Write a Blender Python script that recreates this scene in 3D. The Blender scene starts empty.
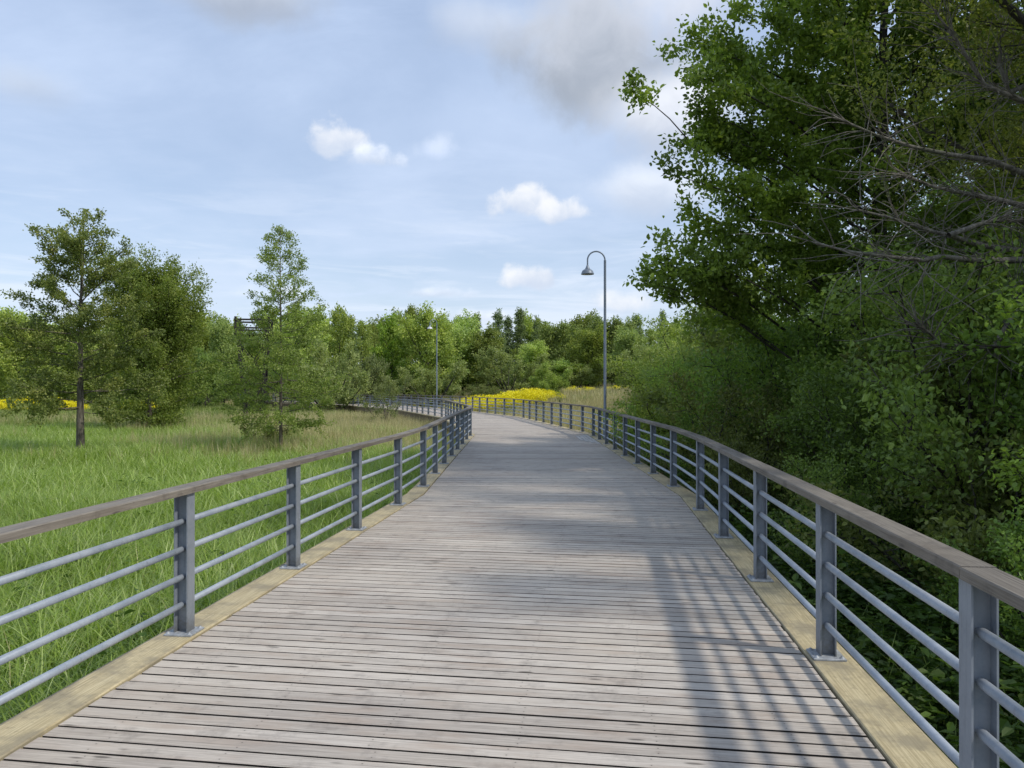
import bpy, math, random
import numpy as np
from mathutils import Vector, Matrix

random.seed(7)
R = math.radians
SC = bpy.context.scene
COL = SC.collection

# ------------------------------------------------------------------ camera
EYE = 1.75          # lens height above the deck (deck top is z = 0)
F = 760.0           # focal length in pixels at 1024 wide
YH = 387.0          # horizon row
cam_d = bpy.data.cameras.new('camera')
cam = bpy.data.objects.new('camera', cam_d)
COL.objects.link(cam)
cam.location = (0, 0, EYE)
cam.rotation_euler = (R(90) + math.atan((YH - 384) / F), 0, 0)
cam_d.sensor_width = 36
cam_d.lens = 36 * F / 1024
cam_d.clip_start = 0.05
cam_d.clip_end = 3000
SC.camera = cam

# ------------------------------------------------------------------ sun, sky, exposure
SUN_EL, SUN_AZ = R(47.5), R(118)       # azimuth from +Y towards +X
sun_d = bpy.data.lights.new('sun', 'SUN')
sun_d.energy = 1.3
sun_d.angle = R(2.8)
sun_d.color = (1.0, 0.94, 0.84)
sun = bpy.data.objects.new('sun', sun_d)
COL.objects.link(sun)
sdir = Vector((math.sin(SUN_AZ) * math.cos(SUN_EL), math.cos(SUN_AZ) * math.cos(SUN_EL), math.sin(SUN_EL)))
sun.rotation_euler = sdir.to_track_quat('Z', 'Y').to_euler()
sun.location = (30, 0, 40)

SC.view_settings.view_transform = 'Standard'
SC.view_settings.look = 'None'
SC.view_settings.gamma = 1
SC.view_settings.use_curve_mapping = False
SC.view_settings.exposure = 1.08
SC.render.engine = 'CYCLES'
cy = SC.cycles
cy.max_bounces = 8
cy.diffuse_bounces = 5
cy.glossy_bounces = 2
cy.transmission_bounces = 6
cy.transparent_max_bounces = 6
cy.sample_clamp_indirect = 6


class NT:
    """small helper round a node tree"""
    def __init__(self, tree):
        self.t = tree
        self.t.nodes.clear()

    def n(self, kind, **kw):
        nd = self.t.nodes.new(kind)
        for k, v in kw.items():
            if k == 'inp':
                for a, b in v.items():
                    if isinstance(b, bpy.types.NodeSocket):
                        self.t.links.new(b, nd.inputs[a])
                    else:
                        nd.inputs[a].default_value = b
            else:
                setattr(nd, k, v)
        return nd

    def math(self, op, a, b=0.0, c=0.0, clamp=False):
        nd = self.t.nodes.new('ShaderNodeMath')
        nd.operation = op
        nd.use_clamp = clamp
        for i, v in enumerate((a, b, c)):
            if isinstance(v, bpy.types.NodeSocket):
                self.t.links.new(v, nd.inputs[i])
            else:
                nd.inputs[i].default_value = v
        return nd.outputs[0]

    def mix(self, fac, a, b, blend='MIX'):
        nd = self.t.nodes.new('ShaderNodeMix')
        nd.data_type = 'RGBA'
        nd.blend_type = blend
        for s, v in ((nd.inputs[0], fac), (nd.inputs[6], a), (nd.inputs[7], b)):
            if isinstance(v, bpy.types.NodeSocket):
                self.t.links.new(v, s)
            else:
                s.default_value = v if not isinstance(v, tuple) or len(v) == 4 else (*v, 1)
        return nd.outputs[2]

    def ramp(self, fac, stops, interp='LINEAR'):
        nd = self.t.nodes.new('ShaderNodeValToRGB')
        nd.color_ramp.interpolation = interp
        els = nd.color_ramp.elements
        while len(els) < len(stops):
            els.new(0.5)
        for e, (p, c) in zip(els, stops):
            e.position = p
            e.color = c if len(c) == 4 else (*c, 1)
        self.t.links.new(fac, nd.inputs[0])
        return nd.outputs[0]

    def maprange(self, v, a, b, c=0.0, d=1.0, smooth=True):
        nd = self.t.nodes.new('ShaderNodeMapRange')
        nd.interpolation_type = 'SMOOTHSTEP' if smooth else 'LINEAR'
        for i, x in enumerate((v, a, b, c, d)):
            if isinstance(x, bpy.types.NodeSocket):
                self.t.links.new(x, nd.inputs[i])
            else:
                nd.inputs[i].default_value = x
        return nd.outputs[0]

    def link(self, a, b):
        self.t.links.new(a, b)


def make_world():
    w = bpy.data.worlds.new('World')
    SC.world = w
    w.use_nodes = True
    t = NT(w.node_tree)
    sky = t.n('ShaderNodeTexSky', sky_type='NISHITA', sun_disc=False, sun_elevation=SUN_EL, sun_rotation=SUN_AZ,
              air_density=1.0, dust_density=1.2, ozone_density=1.6)
    geo = t.n('ShaderNodeTexCoord')
    d = geo.outputs['Generated']
    sep = t.n('ShaderNodeSeparateXYZ', inp={0: d})
    x, y, z = sep.outputs
    az = t.math('ARCTAN2', x, y)
    el = t.math('ARCSINE', z)
    # cloud layer coordinates: flat layer seen from below
    zz = t.math('MAXIMUM', t.math('ADD', z, 0.16), 0.03)
    cx = t.math('DIVIDE', x, zz)
    cyy = t.math('DIVIDE', y, zz)
    cv = t.n('ShaderNodeCombineXYZ', inp={0: cx, 1: cyy, 2: 0.0}).outputs[0]
    n1 = t.n('ShaderNodeTexNoise', inp={'Vector': cv, 'Scale': 0.75, 'Detail': 8.0, 'Roughness': 0.55, 'Distortion': 0.3}).outputs[0]
    cv2 = t.n('ShaderNodeCombineXYZ', inp={0: t.math('MULTIPLY', cx, 0.5), 1: cyy, 2: 3.7}).outputs[0]
    n2 = t.n('ShaderNodeTexNoise', inp={'Vector': cv2, 'Scale': 2.2, 'Detail': 7.0, 'Roughness': 0.6, 'Distortion': 0.6}).outputs[0]
    av = t.n('ShaderNodeCombineXYZ', inp={0: az, 1: el, 2: 0.0}).outputs[0]
    n3 = t.n('ShaderNodeTexNoise', inp={'Vector': av, 'Scale': 14.0, 'Detail': 8.0, 'Roughness': 0.58, 'Distortion': 0.4}).outputs[0]
    n4 = t.n('ShaderNodeTexNoise', inp={'Vector': av, 'Scale': 5.0, 'Detail': 6.0, 'Roughness': 0.55}).outputs[0]
    skyc = t.mix(1.0, sky.outputs[0], (SKY_K, SKY_K, SKY_K, 1), 'MULTIPLY')
    # high thin veil everywhere
    veil = t.math('ADD', t.maprange(n1, 0.34, 0.70, 0.42, 0.80), t.maprange(n2, 0.45, 0.75, 0.0, 0.16), clamp=True)
    veilc = t.mix(t.maprange(el, 0.02, 0.5), (0.395, 0.445, 0.535, 1), (0.35, 0.42, 0.545, 1))
    col = t.mix(veil, skyc, veilc)

    n8 = t.n('ShaderNodeTexNoise', inp={'Vector': av, 'Scale': 34.0, 'Detail': 7.0, 'Roughness': 0.62, 'Distortion': 0.3}).outputs[0]
    vb = t.n('ShaderNodeTexVoronoi', feature='SMOOTH_F1', inp={'Vector': t.n('ShaderNodeVectorMath', operation='ADD', inp={0: av, 1: t.n('ShaderNodeVectorMath', operation='SCALE', inp={0: t.n('ShaderNodeTexNoise', inp={'Vector': av, 'Scale': 22.0, 'Detail': 4.0}).outputs[1], 'Scale': 0.03}).outputs[0]}).outputs[0],
                                                              'Scale': 24.0, 'Smoothness': 0.35}).outputs['Distance']
    bil = t.math('SUBTRACT', t.math('ADD', t.math('MULTIPLY', vb, 0.75), t.math('MULTIPLY', n8, 0.9)), 0.72)     # billows

    def puff(ax, ay, rx, ry, bright, dark, soft=0.35, amount=1.0, turb=1.5, bank=False):
        """one cloud at a direction; ax, ay, rx, ry in degrees"""
        nonlocal col
        u = t.math('DIVIDE', t.math('SUBTRACT', az, R(ax)), R(rx))
        v = t.math('DIVIDE', t.math('SUBTRACT', el, R(ay)), R(ry))
        vv = v if bank else t.math('ADD', v, t.math('MULTIPLY', t.math('MINIMUM', v, 0.0), 0.7))     # flatter base
        r = t.math('SQRT', t.math('ADD', t.math('MULTIPLY', u, u), t.math('MULTIPLY', vv, vv)))
        wob = t.math('SUBTRACT', n4 if bank else n3, 0.5)
        rn = t.math('ADD', r, t.math('MULTIPLY', wob, turb))
        rn = t.math('ADD', rn, t.math('MULTIPLY', t.math('SUBTRACT', n3, 0.5) if bank else bil, 0.7 if bank else 1.1))
        m = t.math('MULTIPLY', t.maprange(rn, 1.0, 1.0 - soft * 2, 0.0, 1.0), amount)
        sh = t.maprange(t.math('SUBTRACT', t.math('ADD', v, t.math('MULTIPLY', t.math('SUBTRACT', n3, 0.5), 1.4)), t.math('MULTIPLY', bil, 0.0 if bank else 1.2)), -0.55, 0.6)
        c = t.mix(sh, (*dark, 1), (*bright, 1))
        col = t.mix(m, col, c)

    W, G = (0.52, 0.525, 0.535), (0.355, 0.395, 0.465)
    D, E = (0.36, 0.39, 0.445), (0.26, 0.29, 0.345)
    # streaks of thin cloud low over the wood
    sv = t.n('ShaderNodeCombineXYZ', inp={0: t.math('MULTIPLY', az, 3.0), 1: t.math('MULTIPLY', el, 22.0), 2: 1.0}).outputs[0]
    n6 = t.n('ShaderNodeTexNoise', inp={'Vector': sv, 'Scale': 1.6, 'Detail': 7.0, 'Roughness': 0.6, 'Distortion': 0.7}).outputs[0]
    low = t.math('MULTIPLY', t.maprange(el, 0.30, 0.10), t.maprange(n6, 0.46, 0.68))
    col = t.mix(t.math('MULTIPLY', low, 0.45), col, (0.49, 0.52, 0.57, 1))
    low2 = t.math('MULTIPLY', t.maprange(el, 0.22, 0.08), t.maprange(n6, 0.44, 0.30))
    col = t.mix(t.math('MULTIPLY', low2, 0.5), col, (0.37, 0.43, 0.54, 1))
    # grey banks overhead, then small white cumulus
    puff(6.5, 23.6, 9.0, 6.0, (0.335, 0.355, 0.395), (0.21, 0.235, 0.275), 0.36, 0.97, 1.8, True)
    puff(13.0, 26.0, 6, 3.5, (0.52, 0.53, 0.56), (0.33, 0.35, 0.40), 0.45, 0.8, 1.8, True)
    puff(-2.0, 25.5, 5, 2.5, (0.42, 0.45, 0.50), (0.30, 0.33, 0.385), 0.5, 0.6, 1.8, True)
    puff(12.0, 19.5, 7, 3.6, (0.54, 0.55, 0.575), (0.33, 0.355, 0.405), 0.45, 0.85, 1.8, True)
    puff(-19, 26.3, 9, 2.6, (0.33, 0.36, 0.41), (0.235, 0.265, 0.32), 0.4, 0.92, 1.8, True)
    puff(-33, 18.5, 5, 2.0, (0.36, 0.40, 0.46), (0.28, 0.32, 0.39), 0.5, 0.7, 1.8, True)
    puff(10.0, 14.0, 6, 2.6, (0.53, 0.55, 0.58), (0.33, 0.37, 0.44), 0.5, 0.8, 1.8, True)
    puff(-12.9, 17.4, 2.8, 2.1, W, G, 0.28, 0.85, 1.2)
    puff(-10.3, 16.4, 2.6, 1.5, (0.52, 0.55, 0.60), G, 0.35, 0.8, 1.2)
    puff(-6.0, 17.2, 2.2, 1.5, (0.48, 0.52, 0.59), (0.42, 0.47, 0.57), 0.5, 0.6, 1.4)
    puff(1.0, 13.6, 3.4, 1.9, W, G, 0.28, 0.9, 1.2)
    puff(4.2, 12.9, 3.0, 1.6, W, G, 0.28, 0.9, 1.2)
    puff(1.9, 8.0, 3.8, 1.5, W, G, 0.28, 0.9, 1.2)
    puff(-6.0, 7.0, 4, 0.7, (0.52, 0.55, 0.60), G, 0.5, 0.7, 1.4)
    puff(-3.0, 5.2, 6, 0.8, (0.56, 0.58, 0.62), G, 0.5, 0.7, 1.4)
    puff(8.5, 6.2, 3.6, 1.5, W, G, 0.4, 0.8, 1.3)
    puff(-17, 6.6, 6, 0.9, (0.52, 0.55, 0.60), (0.40, 0.45, 0.54), 0.5, 0.6, 1.4)
    bg = t.n('ShaderNodeBackground', inp={'Color': t.mix(1.0, col, (0.89, 0.90, 0.92, 1), 'MULTIPLY'), 'Strength': 1.0})
    out = t.n('ShaderNodeOutputWorld')
    t.link(bg.outputs[0], out.inputs[0])


SKY_K = 0.075        # strength of the Nishita sky inside the world background
make_world()

# ------------------------------------------------------------------ helpers
def px(x, y, Y):
    """world point of a photo pixel at depth Y (used while laying the place out)"""
    return Vector(((x - 512) / F * Y, Y, EYE + (YH - y) / F * Y))


def tag(o, label=None, cat=None, group=None, kind=None):
    for k, v in (('label', label), ('category', cat), ('group', group), ('kind', kind)):
        if v:
            o[k] = v
    return o


def empty(name, loc=(0, 0, 0), rz=0.0, scale=1.0):
    o = bpy.data.objects.new(name, None)
    COL.objects.link(o)
    o.empty_display_size = 0.3
    o.location = loc
    o.rotation_euler = (0, 0, rz)
    o.scale = (scale,) * 3 if not isinstance(scale, tuple) else scale
    return o


def link_mesh(name, me, mat=None, parent=None):
    o = bpy.data.objects.new(name, me)
    COL.objects.link(o)
    if mat is not None and not me.materials:
        me.materials.append(mat)
    if parent is not None:
        o.parent = parent
    return o


def dup(root, loc, rz, scale=1.0, label=None, cat=None, group=None):
    r = root.copy()
    COL.objects.link(r)
    r.location = loc
    r.rotation_euler = (0, 0, rz)
    r.scale = (scale,) * 3 if not isinstance(scale, tuple) else scale
    tag(r, label, cat, group)
    for ch in list(root.children):
        c = ch.copy()
        COL.objects.link(c)
        c.parent = r
        for g in list(ch.children):
            d = g.copy()
            COL.objects.link(d)
            d.parent = c
    return r


def np_mesh(name, V, Q=None, T=None, tint=None, uv=None, smooth=False):
    """mesh from arrays: V (n,3), quads (m,4), tris (k,3)"""
    me = bpy.data.meshes.new(name)
    V = np.asarray(V, np.float32)
    me.vertices.add(len(V))
    me.vertices.foreach_set('co', V.ravel())
    parts, starts, tot = [], [], 0
    if Q is not None and len(Q):
        Q = np.asarray(Q, np.int32)
        parts.append(Q.ravel()); starts.append(np.arange(len(Q)) * 4); tot = Q.size
    if T is not None and len(T):
        T = np.asarray(T, np.int32)
        parts.append(T.ravel()); starts.append(tot + np.arange(len(T)) * 3)
    loops = np.concatenate(parts).astype(np.int32)
    st = np.concatenate(starts).astype(np.int32)
    me.loops.add(len(loops))
    me.loops.foreach_set('vertex_index', loops)
    me.polygons.add(len(st))
    me.polygons.foreach_set('loop_start', st)
    if tint is not None:
        a = me.attributes.new('tint', 'FLOAT', 'FACE')
        a.data.foreach_set('value', np.asarray(tint, np.float32))
    if uv is not None:
        u = me.uv_layers.new(name='uv')
        u.data.foreach_set('uv', np.asarray(uv, np.float32)[loops].ravel())
    me.update(calc_edges=True)
    me.validate()
    me.polygons.foreach_set('use_smooth', np.full(len(st), smooth))
    return me


class MB:
    """collects boxes, tubes and prisms; builds ONE mesh"""
    def __init__(self):
        self.v, self.f, self.uv, self.sm, self.tint = [], [], [], [], []
        self.t = 0.5

    def add(self, verts, faces, uvs=None, smooth=False):
        b = len(self.v)
        self.v += [tuple(v) for v in verts]
        self.uv += list(uvs) if uvs is not None else [(0, 0)] * len(verts)
        for f in faces:
            self.f.append(tuple(b + i for i in f))
            self.sm.append(smooth)
            self.tint.append(self.t)

    def box(self, c, ax, ay, az, hx, hy, hz, uvs=None):
        """box at c along unit axes with half sizes"""
        c, ax, ay, az = Vector(c), Vector(ax), Vector(ay), Vector(az)
        vs = []
        for sz in (-1, 1):
            for sy in (-1, 1):
                for sx in (-1, 1):
                    vs.append(c + ax * hx * sx + ay * hy * sy + az * hz * sz)
        self.add(vs, [(0, 2, 3, 1), (4, 5, 7, 6), (0, 1, 5, 4), (2, 6, 7, 3), (0, 4, 6, 2), (1, 3, 7, 5)], uvs)

    def prism(self, poly, z0, z1, uvs=None, chamfer=0.0):
        """polygon (counter-clockwise 2D) extruded from z0 to z1"""
        n = len(poly)
        if chamfer > 0:
            c = Vector((sum(p[0] for p in poly) / n, sum(p[1] for p in poly) / n))
            ins = []
            for i in range(n):
                p = Vector(poly[i]); a = Vector(poly[i - 1]); b = Vector(poly[(i + 1) % n])
                e1 = (p - a).normalized(); e2 = (b - p).normalized()
                n1 = Vector((-e1.y, e1.x)); n2 = Vector((-e2.y, e2.x))
                k = 1 + n1.dot(n2)
                ins.append(p + (n1 + n2) * (chamfer / max(k, 0.3)))
            vs = [(p[0], p[1], z0) for p in poly] + [(p[0], p[1], z1 - chamfer) for p in poly] + [(p[0], p[1], z1) for p in ins]
            fs = [tuple(reversed(range(n))), tuple(range(2 * n, 3 * n))]
            for i in range(n):
                j = (i + 1) % n
                fs.append((i, j, n + j, n + i)); fs.append((n + i, n + j, 2 * n + j, 2 * n + i))
            uu = None if uvs is None else list(uvs) * 3
        else:
            vs = [(p[0], p[1], z0) for p in poly] + [(p[0], p[1], z1) for p in poly]
            fs = [tuple(reversed(range(n))), tuple(range(n, 2 * n))]
            for i in range(n):
                j = (i + 1) % n
                fs.append((i, j, n + j, n + i))
            uu = None if uvs is None else list(uvs) * 2
        self.add(vs, fs, uu)

    def tube(self, pts, rad, n=8, cap=True, smooth=True):
        pts = [Vector(p) for p in pts]
        m = len(pts)
        if not hasattr(rad, '__len__'):
            rad = [rad] * m
        t0 = (pts[1] - pts[0]).normalized()
        up = Vector((0, 0, 1)) if abs(t0.z) < 0.9 else Vector((1, 0, 0))
        a = t0.cross(up).normalized()
        vs = []
        for i in range(m):
            t = (pts[min(i + 1, m - 1)] - pts[max(i - 1, 0)]).normalized()
            a = (a - t * a.dot(t)).normalized()
            b = t.cross(a)
            for k in range(n):
                w = 2 * math.pi * k / n
                vs.append(pts[i] + (a * math.cos(w) + b * math.sin(w)) * rad[i])
        fs = []
        for i in range(m - 1):
            for k in range(n):
                k2 = (k + 1) % n
                fs.append((i * n + k, i * n + k2, (i + 1) * n + k2, (i + 1) * n + k))
        self.add(vs, fs, None, smooth)
        if cap:
            self.add(vs[:n], [tuple(reversed(range(n)))])
            self.add(vs[-n:], [tuple(range(n))])

    def lathe(self, c, prof, n=20, smooth=True):
        vs, fs = [], []
        for r, z in prof:
            for k in range(n):
                w = 2 * math.pi * k / n
                vs.append((c[0] + r * math.cos(w), c[1] + r * math.sin(w), c[2] + z))
        for i in range(len(prof) - 1):
            for k in range(n):
                k2 = (k + 1) % n
                fs.append((i * n + k, i * n + k2, (i + 1) * n + k2, (i + 1) * n + k))
        self.add(vs, fs, None, smooth)

    def mesh(self, name):
        me = bpy.data.meshes.new(name)
        me.from_pydata(self.v, [], self.f)
        me.polygons.foreach_set('use_smooth', self.sm)
        a = me.attributes.new('tint', 'FLOAT', 'FACE')
        a.data.foreach_set('value', np.array(self.tint, np.float32))
        u = me.uv_layers.new(name='uv')
        idx = np.zeros(len(me.loops), np.int32)
        me.loops.foreach_get('vertex_index', idx)
        u.data.foreach_set('uv', np.array(self.uv, np.float32)[idx].ravel())
        me.update()
        return me

    def build(self, name, mat, parent=None):
        return link_mesh(name, self.mesh(name), mat, parent)


# ------------------------------------------------------------------ materials
def new_mat(name):
    m = bpy.data.materials.new(name)
    m.use_nodes = True
    return m, NT(m.node_tree)


def finish(t, shader):
    o = t.n('ShaderNodeOutputMaterial')
    t.link(shader, o.inputs[0])


def principled(t, col, rough=0.7, metal=0.0, bump=None, dist=0.005, strength=0.4, spec=0.5):
    p = t.n('ShaderNodeBsdfPrincipled', inp={'Base Color': col, 'Roughness': rough, 'Metallic': metal, 'Specular IOR Level': spec})
    if bump is not None:
        b = t.n('ShaderNodeBump', inp={'Strength': strength, 'Distance': dist, 'Height': bump})
        t.link(b.outputs[0], p.inputs['Normal'])
    return p.outputs[0]


def mat_planks(name, c_lo, c_hi, c_stain, grain=1.0, knots=True, screws=False):
    """weathered boards: uv.x runs along the board in metres, uv.y across it"""
    m, t = new_mat(name)
    uv = t.n('ShaderNodeUVMap', uv_map='uv').outputs[0]
    tint = t.n('ShaderNodeAttribute', attribute_name='tint').outputs['Fac']
    off = t.n('ShaderNodeCombineXYZ', inp={0: t.math('MULTIPLY', tint, 37.0), 1: t.math('MULTIPLY', tint, 91.0), 2: 0.0}).outputs[0]
    p = t.n('ShaderNodeVectorMath', operation='ADD', inp={0: uv, 1: off}).outputs[0]
    g1 = t.n('ShaderNodeMapping', inp={'Vector': p, 'Scale': (1.6, 55, 1)}).outputs[0]
    n1 = t.n('ShaderNodeTexNoise', inp={'Vector': g1, 'Scale': 1.6, 'Detail': 7.0, 'Roughness': 0.65, 'Distortion': 0.4}).outputs[0]
    g2 = t.n('ShaderNodeMapping', inp={'Vector': p, 'Scale': (1.1, 5, 1)}).outputs[0]
    n2 = t.n('ShaderNodeTexNoise', inp={'Vector': g2, 'Scale': 1.5, 'Detail': 5.0, 'Roughness': 0.6}).outputs[0]
    geo = t.n('ShaderNodeNewGeometry').outputs['Position']
    n3 = t.n('ShaderNodeTexNoise', inp={'Vector': geo, 'Scale': 0.55, 'Detail': 6.0, 'Roughness': 0.6}).outputs[0]
    n5 = t.n('ShaderNodeTexNoise', inp={'Vector': geo, 'Scale': 4.5, 'Detail': 5.0, 'Roughness': 0.7}).outputs[0]
    base = t.mix(t.math('ADD', t.math('MULTIPLY', t.maprange(n1, 0.3, 0.7), 0.55), t.math('MULTIPLY', tint, 0.45)), (*c_lo, 1), (*c_hi, 1))
    base = t.mix(t.math('MULTIPLY', t.maprange(n2, 0.46, 0.70), 0.7), base, (*c_stain, 1))
    base = t.mix(t.math('MULTIPLY', t.maprange(n3, 0.36, 0.66), 0.30), base, (c_hi[0] * 1.1, c_hi[1] * 1.07, c_hi[2] * 1.0, 1))
    base = t.mix(t.math('MULTIPLY', t.maprange(n5, 0.50, 0.72), 0.42), base, (c_lo[0] * .6, c_lo[1] * .6, c_lo[2] * .62, 1))
    g4 = t.n('ShaderNodeMapping', inp={'Vector': p, 'Scale': (2.2, 95, 1)}).outputs[0]
    n6 = t.n('ShaderNodeTexNoise', inp={'Vector': g4, 'Scale': 1.0, 'Detail': 4.0, 'Roughness': 0.6, 'Distortion': 0.2}).outputs[0]
    base = t.mix(t.math('MULTIPLY', t.maprange(n6, 0.58, 0.70), 0.60), base, (c_lo[0] * .42, c_lo[1] * .40, c_lo[2] * .40, 1))
    n7 = t.n('ShaderNodeTexNoise', inp={'Vector': t.n('ShaderNodeMapping', inp={'Vector': p, 'Scale': (9, 40, 1)}).outputs[0], 'Scale': 1.5, 'Detail': 5.0, 'Roughness': 0.7}).outputs[0]
    base = t.mix(t.math('MULTIPLY', t.maprange(n7, 0.60, 0.76), 0.5), base, (c_lo[0] * .5, c_lo[1] * .48, c_lo[2] * .48, 1))
    if knots:
        g3 = t.n('ShaderNodeMapping', inp={'Vector': p, 'Scale': (2.6, 11, 1)}).outputs[0]
        vo = t.n('ShaderNodeTexVoronoi', inp={'Vector': g3, 'Scale': 1.0, 'Randomness': 1.0})
        pick = t.math('GREATER_THAN', t.n('ShaderNodeSeparateColor', inp={0: vo.outputs['Color']}).outputs[0], 0.62)
        k = t.math('MULTIPLY', t.maprange(vo.outputs['Distance'], 0.16, 0.07), pick)
        base = t.mix(t.math('MULTIPLY', k, 0.7), base, (0.07, 0.06, 0.05, 1))
    if screws:                                              # two screw heads at every joist
        su = t.n('ShaderNodeSeparateXYZ', inp={0: uv}).outputs
        fu = t.math('ABSOLUTE', t.math('SUBTRACT', t.math('MODULO', t.math('ADD', t.math('ADD', su[0], t.math('MULTIPLY', tint, 0.07)), 6.8), 0.68), 0.34))
        fv = t.math('ABSOLUTE', t.math('SUBTRACT', t.math('ABSOLUTE', su[1]), t.math('ADD', 0.026, t.math('MULTIPLY', tint, 0.006))))
        rr = t.math('SQRT', t.math('ADD', t.math('MULTIPLY', fu, fu), t.math('MULTIPLY', fv, fv)))
        base = t.mix(t.math('MULTIPLY', t.maprange(rr, 0.0055, 0.0035), 0.6), base, (0.05, 0.045, 0.042, 1))
        base = t.mix(t.math('MULTIPLY', t.maprange(rr, 0.022, 0.004), 0.08), base, (0.12, 0.10, 0.085, 1))
    h = t.math('ADD', t.math('MULTIPLY', n1, 0.7), t.math('MULTIPLY', n2, 0.3))
    finish(t, principled(t, base, 0.82, 0, h, 0.004, 0.5 * grain, 0.25))
    return m


def mat_kerb():
    m, t = new_mat('kerb_timber')
    uv = t.n('ShaderNodeUVMap', uv_map='uv').outputs[0]
    tint = t.n('ShaderNodeAttribute', attribute_name='tint').outputs['Fac']
    g = t.n('ShaderNodeMapping', inp={'Vector': uv, 'Scale': (0.9, 26, 1)}).outputs[0]
    n1 = t.n('ShaderNodeTexNoise', inp={'Vector': g, 'Scale': 3.0, 'Detail': 8.0, 'Roughness': 0.72, 'Distortion': 0.3}).outputs[0]
    geo = t.n('ShaderNodeNewGeometry').outputs['Position']
    n2 = t.n('ShaderNodeTexNoise', inp={'Vector': geo, 'Scale': 2.6, 'Detail': 8.0, 'Roughness': 0.66}).outputs[0]
    n3 = t.n('ShaderNodeTexNoise', inp={'Vector': geo, 'Scale': 22.0, 'Detail': 4.0, 'Roughness': 0.6}).outputs[0]
    c = t.mix(t.maprange(n1, 0.35, 0.65), (0.40, 0.325, 0.185, 1), (0.63, 0.535, 0.33, 1))
    c = t.mix(t.math('MULTIPLY', t.maprange(n2, 0.44, 0.62), 0.75), c, (0.27, 0.235, 0.165, 1))
    c = t.mix(t.math('MULTIPLY', t.maprange(n3, 0.56, 0.72), 0.35), c, (0.16, 0.13, 0.085, 1))
    c = t.mix(t.math('MULTIPLY', tint, 0.25), c, (0.30, 0.26, 0.18, 1))
    finish(t, principled(t, c, 0.8, 0, n1, 0.004, 0.35, 0.25))
    return m


def mat_steel(name='galvanised_steel', k=1.0):
    m, t = new_mat(name)
    geo = t.n('ShaderNodeNewGeometry').outputs['Position']
    n1 = t.n('ShaderNodeTexNoise', inp={'Vector': geo, 'Scale': 38.0, 'Detail': 5.0, 'Roughness': 0.6}).outputs[0]
    n2 = t.n('ShaderNodeTexNoise', inp={'Vector': geo, 'Scale': 5.0, 'Detail': 6.0, 'Roughness': 0.65}).outputs[0]
    vo = t.n('ShaderNodeTexVoronoi', inp={'Vector': geo, 'Scale': 70.0}).outputs['Color']
    sp = t.n('ShaderNodeSeparateColor', inp={0: vo}).outputs[0]
    c = t.mix(t.maprange(n2, 0.35, 0.65), (0.27 * k, 0.315 * k, 0.37 * k, 1), (0.37 * k, 0.41 * k, 0.46 * k, 1))
    c = t.mix(t.math('MULTIPLY', sp, 0.25), c, (0.44 * k, 0.47 * k, 0.51 * k, 1))
    c = t.mix(t.math('MULTIPLY', t.maprange(n1, 0.58, 0.75), 0.35), c, (0.20, 0.21, 0.22, 1))
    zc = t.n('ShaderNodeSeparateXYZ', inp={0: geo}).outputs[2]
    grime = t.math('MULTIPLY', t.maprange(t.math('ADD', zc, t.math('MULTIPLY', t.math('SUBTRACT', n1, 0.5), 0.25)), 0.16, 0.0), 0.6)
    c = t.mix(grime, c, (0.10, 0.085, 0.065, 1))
    sz = t.n('ShaderNodeMapping', inp={'Vector': geo, 'Scale': (30, 30, 1.5)}).outputs[0]
    n9 = t.n('ShaderNodeTexNoise', inp={'Vector': sz, 'Scale': 1.4, 'Detail': 5.0, 'Roughness': 0.65}).outputs[0]
    c = t.mix(t.math('MULTIPLY', t.maprange(n9, 0.56, 0.72), 0.4), c, (0.17 * k, 0.175 * k, 0.18 * k, 1))
    rgh = t.maprange(n2, 0.3, 0.7, 0.42, 0.6)
    finish(t, principled(t, c, rgh, 0.12, n1, 0.001, 0.25))
    return m


def mat_plain(name, col, rough=0.6, metal=0.0, var=0.3, scale=8.0, bump=0.3):
    m, t = new_mat(name)
    geo = t.n('ShaderNodeTexCoord').outputs['Object']
    n1 = t.n('ShaderNodeTexNoise', inp={'Vector': geo, 'Scale': scale, 'Detail': 6.0, 'Roughness': 0.62}).outputs[0]
    c = t.mix(t.maprange(n1, 0.3, 0.7), tuple(x * (1 - var) for x in col), tuple(min(1, x * (1 + var)) for x in col))
    finish(t, principled(t, c, rough, metal, n1, 0.01, bump, 0.3))
    return m


def mat_bark(name, lo, hi):
    m, t = new_mat(name)
    geo = t.n('ShaderNodeTexCoord').outputs['Object']
    mp = t.n('ShaderNodeMapping', inp={'Vector': geo, 'Scale': (9, 9, 1.6)}).outputs[0]
    n1 = t.n('ShaderNodeTexNoise', inp={'Vector': mp, 'Scale': 2.0, 'Detail': 7.0, 'Roughness': 0.7}).outputs[0]
    n2 = t.n('ShaderNodeTexNoise', inp={'Vector': geo, 'Scale': 2.4, 'Detail': 4.0}).outputs[0]
    c = t.mix(t.maprange(n1, 0.35, 0.65), (*lo, 1), (*hi, 1))
    c = t.mix(t.math('MULTIPLY', t.maprange(n2, 0.5, 0.7), 0.5), c, (0.10, 0.115, 0.07, 1))
    finish(t, principled(t, c, 0.9, 0, n1, 0.03, 0.8, 0.2))
    return m


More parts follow.
